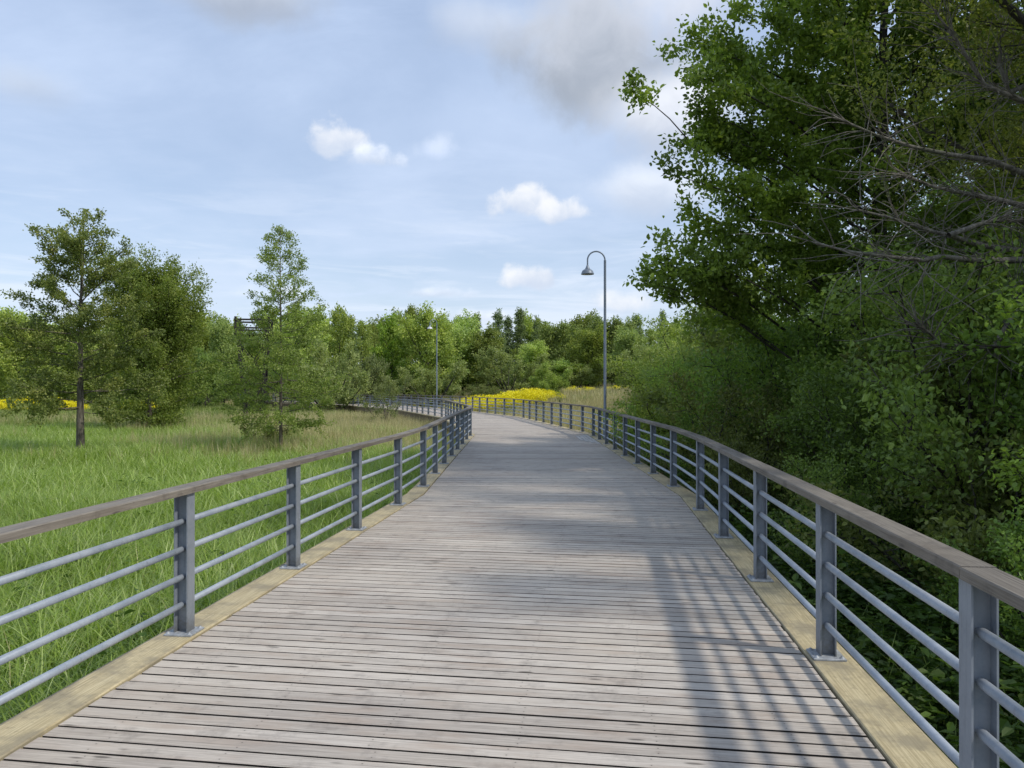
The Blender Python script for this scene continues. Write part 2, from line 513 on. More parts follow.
def mat_leaf(name, c0, c1, c2, trans=0.4, tcol=1.5, rough=0.5, obj_var=0.25, spec=0.35):
    """leaf blades: three colours picked by the leaf's own tint, thin and translucent"""
    m, t = new_mat(name)
    tint = t.n('ShaderNodeAttribute', attribute_name='tint').outputs['Fac']
    oi = t.n('ShaderNodeObjectInfo').outputs['Random']
    c = t.ramp(tint, [(0.0, c0), (0.55, c1), (1.0, c2)])
    hsv = t.n('ShaderNodeHueSaturation', inp={'Hue': t.maprange(oi, 0, 1, 0.5 - 0.009 * obj_var * 2, 0.5 + 0.013 * obj_var * 2, False),
                                              'Saturation': t.maprange(oi, 0, 1, 1.0 + 0.2 * obj_var, 1.0 - 0.3 * obj_var, False),
                                              'Value': t.maprange(t.math('FRACT', t.math('MULTIPLY', oi, 7.31)), 0, 1, 1 - obj_var, 1 + obj_var, False),
                                              'Color': c}).outputs[0]
    p = t.n('ShaderNodeBsdfPrincipled', inp={'Base Color': hsv, 'Roughness': rough, 'Specular IOR Level': spec})
    tc = t.mix(1.0, hsv, (tcol, tcol * 1.05, tcol * 0.55, 1), 'MULTIPLY')
    tr = t.n('ShaderNodeBsdfTranslucent', inp={'Color': tc})
    mx = t.n('ShaderNodeMixShader', inp={0: trans, 1: p.outputs[0], 2: tr.outputs[0]})
    finish(t, mx.outputs[0])
    return m


M = {}
M['deck'] = mat_planks('weathered_deck_boards', (0.28, 0.243, 0.208), (0.64, 0.58, 0.505), (0.37, 0.29, 0.23), 1.0, True, True)
M['strip'] = mat_planks('pale_deck_boards', (0.36, 0.35, 0.33), (0.52, 0.50, 0.47), (0.36, 0.34, 0.31))
M['rail'] = mat_planks('weathered_rail_timber', (0.10, 0.088, 0.074), (0.29, 0.26, 0.22), (0.11, 0.092, 0.073), 1.6)
M['beam'] = mat_planks('brown_timber_beam', (0.16, 0.12, 0.075), (0.30, 0.24, 0.15), (0.12, 0.095, 0.065), 1.0, False)
M['kerb'] = mat_kerb()
M['steel'] = mat_steel()
M['post'] = mat_steel('dull_grey_steel', 0.70)
M['bolt'] = mat_plain('zinc_bolts', (0.36, 0.38, 0.40), 0.55, 0.25, 0.25, 40)
M['under'] = mat_plain('deck_gap_shade', (0.018, 0.016, 0.014), 0.95, 0, 0.4, 4)  # near-black colour holds the shade under and between the boards
M['lamp'] = mat_plain('grey_lamp_paint', (0.20, 0.235, 0.28), 0.45, 0.25, 0.15, 3, 0.05)
M['lampwhite'] = mat_plain('pale_lamp_shade', (0.62, 0.63, 0.64), 0.4, 0.1, 0.08, 4, 0.05)
M['lens'] = mat_plain('frosted_lamp_glass', (0.30, 0.30, 0.32), 0.25, 0.0, 0.1, 6, 0.02)
M['tower'] = mat_plain('dark_weathered_timber', (0.03, 0.026, 0.023), 0.9, 0, 0.4, 5)
M['bark'] = mat_bark('grey_brown_bark', (0.075, 0.06, 0.048), (0.20, 0.175, 0.145))
M['bark_dark'] = mat_bark('dark_damp_bark', (0.035, 0.03, 0.025), (0.10, 0.09, 0.075))
M['deadwood'] = mat_bark('pale_bare_twigs', (0.12, 0.108, 0.09), (0.27, 0.245, 0.205))

# ------------------------------------------------------------------ the course of the boardwalk
HEAD = [6.2, 0.3, -8.7, -17.5, -26.0, -35.0, -43.0]        # headings of its straight sections, degrees to the right of +Y
SEG = 15.75
def hv(deg):
    return Vector((math.sin(R(deg)), math.cos(R(deg))))
A0 = Vector((0.63, 12.3))
CP = [A0 - hv(HEAD[0]) * 20.0, A0]
for h in HEAD[1:]:
    CP.append(CP[-1] + hv(h) * SEG)
CPn = np.array([[p.x, p.y] for p in CP])
OFF = 2.19                    # centre line to railing
K_IN, K_OUT = 2.075, 2.385     # kerb
def bis(i):
    """right-hand mitre vector at corner i (length grows with the bend)"""
    if i == 0:
        d = hv(HEAD[0]); return Vector((d.y, -d.x))
    if i == len(CP) - 1:
        d = hv(HEAD[-1]); return Vector((d.y, -d.x))
    a, b = hv(HEAD[i - 1]), hv(HEAD[i])
    na, nb = Vector((a.y, -a.x)), Vector((b.y, -b.x))
    m = (na + nb).normalized()
    return m / m.dot(na)
BIS = [bis(i) for i in range(len(CP))]


def path_dist(P):
    """distance to the centre line and signed side (+ = right) for points (n,2)"""
    best = np.full(len(P), 1e9); side = np.zeros(len(P))
    for i in range(len(CPn) - 1):
        a, b = CPn[i], CPn[i + 1]
        d = b - a; L = np.hypot(*d); d = d / L
        t = np.clip((P - a) @ d, -30 if i == 0 else 0, L + (60 if i == len(CPn) - 2 else 0))
        q = P - a - t[:, None] * d
        r = np.hypot(q[:, 0], q[:, 1])
        s = q[:, 0] * d[1] - q[:, 1] * d[0]
        m = r < best
        best[m] = r[m]; side[m] = np.sign(s[m])
    return best, side


def sstep(a, b, x):
    t = np.clip((x - a) / (b - a), 0, 1)
    return t * t * (3 - 2 * t)


def ground_z(P):
    P = np.atleast_2d(np.asarray(P, float))
    d, s = path_dist(P)
    rd = d * s
    x, y = P[:, 0], P[:, 1]
    z = -1.12 + 0.10 * np.sin(x * .31 + 1.3) * np.cos(y * .27) + 0.06 * np.sin(x * .9 + y * .7)
    z = z + sstep(4, 19, rd) * 2.05 * sstep(34, 64, y) + sstep(19, 55, rd) * 0.8 * sstep(45, 85, y)
    z = z + 0.5 * sstep(3, 7, rd) * (1 - sstep(26, 40, y))          # a low bank under the trees on the right
    return z


def gz(x, y):
    return float(ground_z([[x, y]])[0])


def make_ground():
    n = 230
    u = np.linspace(-1, 1, n)
    w = np.sign(u) * (np.abs(u) * 60 + np.abs(u) ** 5 * 1400)
    X, Y = np.meshgrid(w, w + 35)
    P = np.stack([X.ravel(), Y.ravel()], 1)
    z = ground_z(P)
    far = np.hypot(P[:, 0], P[:, 1] - 35)
    z = z + 5.0 * sstep(118, 175, P[:, 1]) + 0 * far
    V = np.column_stack([P, z])
    i = np.arange(n * n).reshape(n, n)
    Q = np.stack([i[:-1, :-1], i[:-1, 1:], i[1:, 1:], i[1:, :-1]], -1).reshape(-1, 4)
    m, t = new_mat('marsh_soil_and_thatch')
    geo = t.n('ShaderNodeNewGeometry').outputs['Position']
    n1 = t.n('ShaderNodeTexNoise', inp={'Vector': geo, 'Scale': 0.16, 'Detail': 6.0, 'Roughness': 0.6}).outputs[0]
    n2 = t.n('ShaderNodeTexNoise', inp={'Vector': geo, 'Scale': 2.5, 'Detail': 8.0, 'Roughness': 0.7}).outputs[0]
    c = t.mix(t.maprange(n1, 0.4, 0.6), (0.055, 0.075, 0.022, 1), (0.10, 0.085, 0.045, 1))
    c = t.mix(t.maprange(n2, 0.4, 0.65), c, (0.030, 0.035, 0.014, 1))
    finish(t, principled(t, c, 0.95, 0, n2, 0.05, 0.8, 0.1))
    o = link_mesh('marsh_ground', np_mesh('marsh_ground', V, Q, smooth=True), m)
    tag(o, kind='structure')
    return o


make_ground()


def clip_poly(poly, p, nrm):
    """keep the part of a 2D polygon where (q - p).nrm <= 0"""
    out = []
    for i in range(len(poly)):
        a, b = poly[i], poly[(i + 1) % len(poly)]
        da, db = (a - p).dot(nrm), (b - p).dot(nrm)
        if da <= 0:
            out.append(a)
        if (da < 0 < db) or (db < 0 < da):
            out.append(a + (b - a) * (da / (da - db)))
    return out


def sweep(mb, pts, o0, o1, z0, z1, gap=0.0, u0=0.0, wob=0.0):
    """rectangular section swept along 2D points; o0..o1 measured to the right"""
    n = len(pts)
    nr = []
    for i in range(n):
        ds = []
        if i > 0: ds.append((pts[i] - pts[i - 1]).normalized())
        if i < n - 1: ds.append((pts[i + 1] - pts[i]).normalized())
        ns = [Vector((d.y, -d.x)) for d in ds]
        m = sum(ns, Vector((0, 0))).normalized()
        nr.append(m / max(m.dot(ns[0]), .5))
    P = list(pts)
    P[0] = P[0] + (pts[1] - pts[0]).normalized() * gap
    P[-1] = P[-1] + (pts[-2] - pts[-1]).normalized() * gap
    ch = 0.006
    ring = [(o0, z0), (o0, z1 - ch), (o0 + ch, z1), (o1 - ch, z1), (o1, z1 - ch), (o1, z0)]
    vv = [0.0, abs(z1 - z0), abs(z1 - z0) + ch, abs(z1 - z0) + abs(o1 - o0), abs(z1 - z0) + abs(o1 - o0), 2 * abs(z1 - z0) + abs(o1 - o0)]
    vs, uvs = [], []
    L = u0
    for i in range(n):
        if i: L += (P[i] - P[i - 1]).length
        dz = random.uniform(-wob, wob)
        for (o, z), v in zip(ring, vv):
            q = P[i] + nr[i] * o
            vs.append((q.x, q.y, z + dz)); uvs.append((L, v))
    k = len(ring)
    fs = []
    for i in range(n - 1):
        for j in range(k):
            j2 = (j + 1) % k
            fs.append((i * k + j, i * k + j2, (i + 1) * k + j2, (i + 1) * k + j))
    fs.append(tuple(range(k))); fs.append(tuple(reversed(range((n - 1) * k, n * k))))
    # orientation: make sure the top faces up
    a, b, c = (Vector(vs[q]) for q in (fs[2][0], fs[2][1], fs[2][2]))
    if (b - a).cross(c - a).z < 0:
        fs = [tuple(reversed(f)) for f in fs]
    mb.add(vs, fs, uvs)


def build_boardwalk():
    rng = random.Random(3)
    deck, under = MB(), MB()
    W = K_IN - 0.008
    PITCH, GAP = 0.1185, 0.0168
    for i, h in enumerate(HEAD):
        a, b = CP[i], CP[i + 1]
        d = hv(h)
        bh = h + (2.2 if i == 0 else 0.0)
        bd = hv(bh)                              # boards lie square to this
        br = Vector((bd.y, -bd.x)); r = Vector((d.y, -d.x))
        L = (b - a).length
        m0, m1 = BIS[i].normalized(), BIS[i + 1].normalized()
        n0 = Vector((-m0.y, m0.x)); n1 = Vector((-m1.y, m1.x))     # along-path normals of the mitres
        if n0.dot(d) < 0: n0 = -n0
        if n1.dot(d) < 0: n1 = -n1
        s = -0.6
        k = 0
        while s < L + 0.6:
            w = PITCH - GAP + rng.uniform(-0.0015, 0.0025)
            g = GAP * rng.choice([0.75, 0.85, 0.95, 1.0, 1.1, 1.3])
            c = a + d * (s + w / 2)
            ang = rng.uniform(-0.0012, 0.0012)
            ex = Vector((br.x * math.cos(ang) - br.y * math.sin(ang), br.x * math.sin(ang) + br.y * math.cos(ang)))
            ey = Vector((-ex.y, ex.x))
            poly = [c - ex * 2.6 - ey * w / 2, c + ex * 2.6 - ey * w / 2, c + ex * 2.6 + ey * w / 2, c - ex * 2.6 + ey * w / 2]
            tr = rng.uniform(0, 0.012)
            poly = clip_poly(poly, a + r * (W - tr), r)
            if poly: poly = clip_poly(poly, a - r * (W - rng.uniform(0, 0.012)), -r)
            if poly: poly = clip_poly(poly, a + n0 * 0.004, -n0)
            if poly: poly = clip_poly(poly, b - n1 * 0.004, n1)
            if len(poly) >= 3:
                ar = 0.5 * abs(sum(poly[q].x * poly[(q + 1) % len(poly)].y - poly[(q + 1) % len(poly)].x * poly[q].y for q in range(len(poly))))
                if ar > 0.01:
                    uo = 0.0
                    uv = [((p - c).dot(ex) + uo, (p - c).dot(ey)) for p in poly]
                    deck.t = rng.random()
                    zt = rng.uniform(-0.0012, 0.0006)
                    try:
                        deck.prism([(p.x, p.y) for p in poly], zt - 0.044, zt, uv, 0.0015 if c.y < 16 else 0.0)
                    except Exception:
                        pass
            s += w + g
        q = [a + BIS[i] * 2.2, b + BIS[i + 1] * 2.2, b - BIS[i + 1] * 2.2, a - BIS[i] * 2.2]
        under.prism([(p.x, p.y) for p in q], -0.20 - 0.002 * i, -0.085 - 0.002 * i)
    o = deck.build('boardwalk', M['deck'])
    o.data.materials.append(M['under'])            # board edges painted dark for the shade and dirt in the gaps
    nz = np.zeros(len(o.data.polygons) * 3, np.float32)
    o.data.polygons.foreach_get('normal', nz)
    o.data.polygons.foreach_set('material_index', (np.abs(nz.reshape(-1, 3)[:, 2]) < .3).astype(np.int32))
    tag(o, kind='structure')
    under.build('joist_frame', M['under'], o)
    # pale lengthwise boards let into the deck at the second bend, by the right kerb
    st = MB()
    for k in range(4):
        st.t = rng.random()
        o1 = 1.98 - 0.125 * k
        p0 = CP[1].lerp(CP[2], 0.70 + 0.03 * k); p1 = CP[2] - hv(HEAD[1]) * (0.35 + 0.25 * k)
        rr = Vector((hv(HEAD[1]).y, -hv(HEAD[1]).x))
        sweep(st, [p0 + rr * o1, p1 + rr * o1], -0.055, 0.055, 0.0035, 0.012)
    st.build('repair_board', M['strip'], o)
    # kerbs and beams
    for side in (1, -1):
        kb, bm = MB(), MB()
        for i in range(len(HEAD)):
            a, b = CP[i], CP[i + 1]
            n = 3 if i == 0 else 2
            pa, pb = a + BIS[i] * side * 2.215, b + BIS[i + 1] * side * 2.215
            for k in range(n):
                kb.t = rng.random()
                p0, p1 = pa.lerp(pb, k / n), pa.lerp(pb, (k + 1) / n)
                zz = rng.uniform(-0.002, 0.002)
                sweep(kb, [p0, p1], -0.140, 0.140, -0.046, 0.010 + zz, 0.0025, rng.uniform(0, 9))
            bm.t = rng.random()
            pa, pb = a + BIS[i] * side * 2.29, b + BIS[i + 1] * side * 2.29
            sweep(bm, [pa, pb], -0.035, 0.035, -0.42, -0.048, 0.001)
        kb.build('kerb', M['kerb'], o)
        bm.build('edge_beam', M['beam'], o)
    # piles
    for i in range(len(HEAD)):
        a, b = CP[i], CP[i + 1]
        n = 7
        for k in range(n):
            for side in (1, -1):
                p = a.lerp(b, (k + .5) / n) + BIS[i].normalized() * side * 2.12
                if p.y < 24:
                    continue
                pm = MB(); pm.t = rng.random()
                z0 = gz(p.x, p.y) - 0.4
                pm.tube([(p.x, p.y, z0), (p.x, p.y, -0.21)], 0.11, 10)
                pm.build('pile', M['beam'], o)
    return o


boardwalk = build_boardwalk()


# ------------------------------------------------------------------ railings
def post_meshes():
    m = MB()
    X, Y, Z = (1, 0, 0), (0, 1, 0), (0, 0, 1)
    z0, z1 = 0.024, 0.999
    h = (z1 - z0) / 2
    for s in (-1, 1):
        m.box((s * 0.046, 0, z0 + h), X, Y, Z, 0.004, 0.050, h)
    m.box((0, 0, z0 + h - 0.001), X, Y, Z, 0.0418, 0.0035, h - 0.002)
    pm = m.mesh('post'); pm.materials.append(M['post'])
    b = MB()
    b.prism([(-.10, -.095), (.10, -.095), (.10, .095), (-.10, .095)], 0.0125, 0.0245, None, 0.002)
    for sx in (-1, 1):
        for sy in (-1, 1):
            b.lathe((sx * .078, sy * .073, 0.0247), [(0.0, 0.0125), (.006, .0125), (.0062, .008), (.0125, .008), (.013, .002), (.017, .0018), (.017, 0)], 10)
    bm_ = b.mesh('base_plate'); bm_.materials.append(M['bolt'])
    return pm, bm_


def build_railing(side, name, label):
    rng = random.Random(11 + side)
    pm, bm_ = post_meshes()
    posts = []                               # (2D point, heading)
    for i, h in enumerate(HEAD):
        a, b, d = CP[i], CP[i + 1], hv(HEAD[i])
        r = Vector((d.y, -d.x)) * side
        L = (b - a).length
        if i == 0:
            s_list = [L - 1.29 - 1.965 * k for k in range(9)][::-1]
        else:
            s_list = [1.02 + (L - 2.04) / 7 * k for k in range(8)]
        for s in s_list:
            posts.append((a + d * s + r * OFF, h))
    root = empty(name, (posts[0][0].x, posts[0][0].y, 0.0))
    tag(root, label, 'railing')
    off = Vector((posts[0][0].x, posts[0][0].y))
    loc = lambda p: p - off
    for p, h in posts:
        o = link_mesh('post', pm, None, root)
        o.location = (loc(p).x, loc(p).y, 0)
        o.rotation_euler = (0, 0, -R(h))
        link_mesh('base_plate', bm_, None, o)
    # four pipes per bay
    rest = MB()
    count = 0
    start = 2
    for j in range(len(posts) - 1):
        p, q = loc(posts[j][0]), loc(posts[j + 1][0])
        d = (q - p).normalized()
        L = (q - p).length
        for z in (0.215, 0.410, 0.605, 0.800):
            mb = MB() if (start <= j and count < 100) else rest
            pts = [p + d * s for s in (0.004, 0.028, 0.031, L - 0.031, L - 0.028, L - 0.004)]
            mb.tube([(v.x, v.y, z) for v in pts], [.0155, .0155, .0215, .0215, .0155, .0155], 12)
            if mb is not rest:
                mb.build('pipe', M['steel'], root)
                count += 1
    o = rest.build('pipe', M['steel'], root)
    o['kind'] = 'stuff'
    # handrail in lengths of two bays
    j = 0
    while j < len(posts) - 1:
        k = min(j + 2, len(posts) - 1)
        mb = MB(); mb.t = rng.random()
        pts = [loc(posts[q][0]) for q in range(j, k + 1)]
        if j == 0: pts[0] = pts[0] - (pts[1] - pts[0]).normalized() * 0.3
        dz = rng.uniform(-0.002, 0.003)
        sweep(mb, pts, -0.070, 0.070, 1.0005, 1.048 + dz, 0.0015, rng.uniform(0, 9), 0.0)
        mb.build('handrail', M['rail'], root)
        j = k
    return root


build_railing(-1, 'railing', 'steel railing with timber handrail along the left side of the boardwalk, beside the green grass')
build_railing(1, 'railing', 'steel railing with timber handrail along the right side of the boardwalk, beside the dark trees')


# ------------------------------------------------------------------ lamps
def build_lamp(x, y, top, heading, label, shade_mat):
    """top = height of the bend above the deck; the hook reaches over the deck"""
    z0 = gz(x, y) - 0.1
    root = empty('street_lamp', (x, y, z0), heading)
    tag(root, label, 'street lamp', 'hook lamps along the boardwalk')
    H = top - z0
    r, reach = 0.30, 0.60
    m = MB()
    m.tube([(0, 0, 0), (0, 0, 2.05), (0, 0, 2.12), (0, 0, H - r)], [.075, .072, .050, .042], 14)
    m.tube([(0, 0, 0.0), (0, 0, 0.12)], 0.10, 14)
    m.build('pole', M['lamp'], root)
    m = MB()
    pts = [(-r + r * math.cos(w), 0, H - r + r * math.sin(w)) for w in np.linspace(0, math.pi, 19)]
    pts = [(0, 0, H - r - 0.02)] + pts + [(-reach, 0, H - r - 0.18)]
    m.tube(pts, 0.026, 10)
    m.build('arm', M['lamp'], root)
    c = (-reach, 0, H - r - 0.36)
    m = MB()
    m.lathe(c, [(0.0, .205), (.03, .20), (.045, .15), (.075, .08), (.09, .06), (.088, .05)], 20)
    m.build('neck', M['lamp'], root)
    m = MB()
    m.lathe(c, [(.088, .052), (.13, .035), (.175, .0), (.205, -.06), (.215, -.10), (.222, -.105), (.222, -.125), (.212, -.125), (.20, -.07), (.16, -.02), (.06, .02)], 24)
    sh = m.build('shade', shade_mat, root)
    m = MB()
    m.lathe(c, [(0.0, -.150), (.08, -.145), (.15, -.13), (.195, -.108)], 20)
    m.build('lens', M['lens'], sh)
    return root


build_lamp(3.17, 25.9, 6.37, R(4), 'tall grey hook lamp with a bell shade beside the right railing, nearest of the lamps', M['lamp'])
build_lamp(-6.25, 63.2, 7.35, R(22), 'distant hook lamp with a white shade in front of the dark trees beyond the bend', M['lampwhite'])
build_lamp(-25.4, 91.5, 7.45, R(38), 'farthest hook lamp, its white shade showing through the slender young tree', M['lampwhite'])


# ------------------------------------------------------------------ lookout tower far behind the young tree
def build_tower():
    x0, y0 = -20.7, 61.0
    z0 = gz(x0, y0)
    root = empty('lookout_tower', (x0, y0, z0), R(12))
    tag(root, 'dark weathered timber lookout tower on leaning legs, half hidden behind the slender young tree', 'tower')
    H = 7.35 - z0
    X, Y, Z = Vector((1, 0, 0)), Vector((0, 1, 0)), Vector((0, 0, 1))

    def bar(mb, a, b, w):
        a, b = Vector(a), Vector(b)
        d = (b - a).normalized()
        u = d.cross(Y if abs(d.y) < .9 else X).normalized()
        mb.box((a + b) / 2, d, u, d.cross(u), (b - a).length / 2, w, w)
    zp = H - 1.5
    for sx in (-1, 1):
        for sy in (-1, 1):
            m = MB()
            bar(m, (sx * .55, sy * .55, -0.3), (sx * 1.08, sy * 1.08, zp), 0.11)
            m.build('leg', M['tower'], root)
    m = MB()
    for s in (-1, 1):
        for k in range(2):
            za, zb = zp * (0.12 + .42 * k), zp * (.5 + .42 * k)
            fa, fb = .55 + .53 * za / zp, .55 + .53 * zb / zp
            bar(m, (-fa, s * fa, za), (fb, s * fb, zb), .05); bar(m, (fa, s * (fa + .07), za), (-fb, s * (fb + .07), zb), .05)
            bar(m, (s * fa, -fa, za), (s * fb, fb, zb), .05); bar(m, (s * (fa + .07), fa, za), (s * (fb + .07), -fb, zb), .05)
    m.build('cross_brace', M['tower'], root)
    m = MB()
    for k in range(10):
        m.box((-1.26 + .28 * k, 0, zp + .06), X, Y, Z, .13, 1.35, .05)
    m.build('platform', M['tower'], root)
    m = MB()
    for sx in (-1, 1):
        for sy in (-1, 1):
            m.box((sx * 1.25, sy * 1.25, zp + .78), X, Y, Z, .08, .08, .66)
    for zr in (.55, 1.2):
        for s in (-1, 1):
            m.box((0, s * 1.345, zp + zr), X, Y, Z, 1.33, .015, .07)
            m.box((s * 1.345, 0, zp + zr), X, Y, Z, .015, 1.33, .07)
    m.build('balustrade', M['tower'], root)


build_tower()

# ------------------------------------------------------------------ foliage materials
M['leaf_near'] = mat_leaf('broad_leaves_dark', (0.087, 0.137, 0.033, 1), (0.162, 0.251, 0.047, 1), (0.276, 0.388, 0.071, 1), 0.40, 1.5, 0.45)
M['leaf_tall'] = mat_leaf('broad_leaves_high', (0.118, 0.171, 0.040, 1), (0.218, 0.314, 0.056, 1), (0.373, 0.486, 0.085, 1), 0.40, 1.5, 0.45)
M['leaf_olive'] = mat_leaf('small_olive_leaves', (0.108, 0.120, 0.031, 1), (0.177, 0.209, 0.047, 1), (0.285, 0.318, 0.074, 1), 0.40, 1.5, 0.5)
M['leaf_alder'] = mat_leaf('alder_leaves', (0.114, 0.144, 0.039, 1), (0.210, 0.252, 0.058, 1), (0.354, 0.359, 0.088, 1), 0.35, 1.4, 0.45)
M['leaf_mid'] = mat_leaf('mid_green_leaves', (0.142, 0.204, 0.051, 1), (0.251, 0.325, 0.074, 1), (0.376, 0.432, 0.113, 1), 0.38, 1.4, 0.5)
M['leaf_pale'] = mat_leaf('pale_willow_leaves', (0.156, 0.203, 0.068, 1), (0.258, 0.304, 0.102, 1), (0.380, 0.406, 0.168, 1), 0.38, 1.3, 0.5)
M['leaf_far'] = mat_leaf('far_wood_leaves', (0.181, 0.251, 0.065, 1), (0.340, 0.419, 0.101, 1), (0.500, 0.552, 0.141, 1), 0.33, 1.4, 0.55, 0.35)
M['leaf_conifer'] = mat_leaf('conifer_needles', (0.139, 0.191, 0.086, 1), (0.231, 0.308, 0.112, 1), (0.347, 0.423, 0.150, 1), 0.2, 1.2, 0.55)
M['grass'] = mat_leaf('tall_grass_blades', (0.185, 0.275, 0.045, 1), (0.315, 0.43, 0.085, 1), (0.50, 0.58, 0.23, 1), 0.45, 1.2, 0.36, 0.18, 0.4)
M['reed'] = mat_leaf('dry_reed_stalks', (0.34, 0.29, 0.13, 1), (0.53, 0.47, 0.24, 1), (0.68, 0.62, 0.38, 1), 0.30, 1.0, 0.7, 0.2)
M['meadow'] = mat_leaf('far_meadow_blades', (0.16, 0.225, 0.045, 1), (0.26, 0.335, 0.08, 1), (0.42, 0.42, 0.18, 1), 0.38, 1.2, 0.55, 0.2)
M['herb'] = mat_leaf('nettle_leaves', (0.05, 0.09, 0.016, 1), (0.09, 0.165, 0.028, 1), (0.15, 0.23, 0.045, 1), 0.38, 1.4, 0.5, 0.25)
M['petal'] = mat_leaf('yellow_petals', (0.72, 0.62, 0.010, 1), (0.86, 0.77, 0.015, 1), (0.90, 0.83, 0.08, 1), 0.3, 1.0, 0.6, 0.1)


# ------------------------------------------------------------------ tufts scattered over the ground (uncountable growth)
def blades(rng, n, spread, h0, h1, w0, w1, bend0, bend1, K=4):
    """curved grass blades, as one array pair (V, Q, tint)"""
    ra = rng.uniform(0, 2 * np.pi, n); rr = spread * np.sqrt(rng.uniform(0, 1, n))
    root = np.stack([rr * np.cos(ra), rr * np.sin(ra)], 1)
    az = rng.uniform(0, 2 * np.pi, n)
    d = np.stack([np.cos(az), np.sin(az)], 1)
    side = np.stack([-np.sin(az), np.cos(az)], 1)
    tw = rng.uniform(-.7, .7, n)
    side = side * np.cos(tw)[:, None] + d * np.sin(tw)[:, None]
    h = rng.uniform(h0, h1, n); b = rng.uniform(bend0, bend1, n) * h; w = rng.uniform(w0, w1, n)
    V = np.zeros((n, K + 1, 2, 3))
    for k in range(K + 1):
        t = k / K
        off = b * t ** 2.2
        z = h * (t - 0.35 * (b / h) * t ** 3)
        c = root + d * off[:, None]
        ww = w * (1 - t ** 1.8) * .5 + 0.0006
        V[:, k, 0, :2] = c - side * ww[:, None]; V[:, k, 1, :2] = c + side * ww[:, None]
        V[:, k, :, 2] = (z - 0.03)[:, None]
    base = (np.arange(n) * (K + 1) * 2)[:, None]
    Q = np.concatenate([base + np.array([[2 * k, 2 * k + 1, 2 * k + 3, 2 * k + 2]]) for k in range(K)], 1).reshape(-1, 4)
    tint = np.repeat(np.clip(rng.normal(.5, .32, n), 0, 1), K)
    return V.reshape(-1, 3), Q, tint


def kites(P, A, N, L, W, fold=0.12):
    A = A / np.maximum(np.linalg.norm(A, axis=1, keepdims=True), 1e-6)
    S = np.cross(N, A); S /= np.maximum(np.linalg.norm(S, axis=1, keepdims=True), 1e-6)
    U = np.cross(A, S)
    L = L[:, None]; W = W[:, None]
    mid = P + A * L * .45 + U * L * fold
    V = np.stack([P, mid - S * W * .5, P + A * L, mid + S * W * .5], 1).reshape(-1, 3)
    Q = np.arange(len(P) * 4).reshape(-1, 4)
    return V, Q


def leaves6(P, A, N, L, W, fold=0.10):
    A = A / np.maximum(np.linalg.norm(A, axis=1, keepdims=True), 1e-6)
    S = np.cross(N, A); S /= np.maximum(np.linalg.norm(S, axis=1, keepdims=True), 1e-6)
    U = np.cross(A, S)
    L = L[:, None]; W = W[:, None]
    m1 = P + A * L * .30; m2 = P + A * L * .68 - U * L * fold * .3
    V = np.stack([P, m1 - S * W * .5 + U * L * fold, m2 - S * W * .40 + U * L * fold * .7, P + A * L - U * L * fold, m2 + S * W * .40 + U * L * fold * .7, m1 + S * W * .5 + U * L * fold], 1).reshape(-1, 3)
    b = (np.arange(len(P)) * 6)[:, None]
    Q = np.concatenate([b + np.array([[0, 1, 2, 3]]), b + np.array([[0, 3, 4, 5]])], 1).reshape(-1, 4)
    return V, Q


def herb_proto(rng, n_leaf, h, leaf, spread, stems=5):
    Ps, As = [], []
    Vs, Qs, ts, b = [], [], [], 0
    for s in range(stems):
        o = rng.normal(0, spread, 2); le = rng.normal(0, .25, 2); hh = h * rng.uniform(.6, 1.05)
        for k in range(n_leaf):
            t = (k + 1) / n_leaf * rng.uniform(.9, 1.05)
            a = k * 2.4 + rng.uniform(0, 1)
            Ps.append([o[0] + le[0] * t * hh, o[1] + le[1] * t * hh, t * hh]); As.append([math.cos(a), math.sin(a), rng.uniform(-.35, .45)])
    P, A = np.array(Ps), np.array(As)
    N = np.stack([rng.normal(0, .35, len(P)), rng.normal(0, .35, len(P)), np.ones(len(P))], 1)
    L = leaf * rng.uniform(.6, 1.2, len(P))
    V, Q = leaves6(P, A, N, L, L * .55)
    return V, Q, np.repeat(np.clip(rng.normal(.5, .25, len(P)), 0, 1), 2)


def flower_proto(rng):
    V, Q, t = blades(rng, 10, .22, .5, .95, .012, .02, .05, .3, 2)
    n = 95
    P = np.stack([rng.normal(0, .24, n), rng.normal(0, .24, n), rng.uniform(.55, 1.2, n)], 1)
    A = rng.normal(0, 1, (n, 3)); N = rng.normal(0, .5, (n, 3)) + np.array([0, 0, 1])
    L = rng.uniform(.07, .13, n)
    V2, Q2 = kites(P, A, N, L, L * .9)
    return V, Q, t, V2, Q2


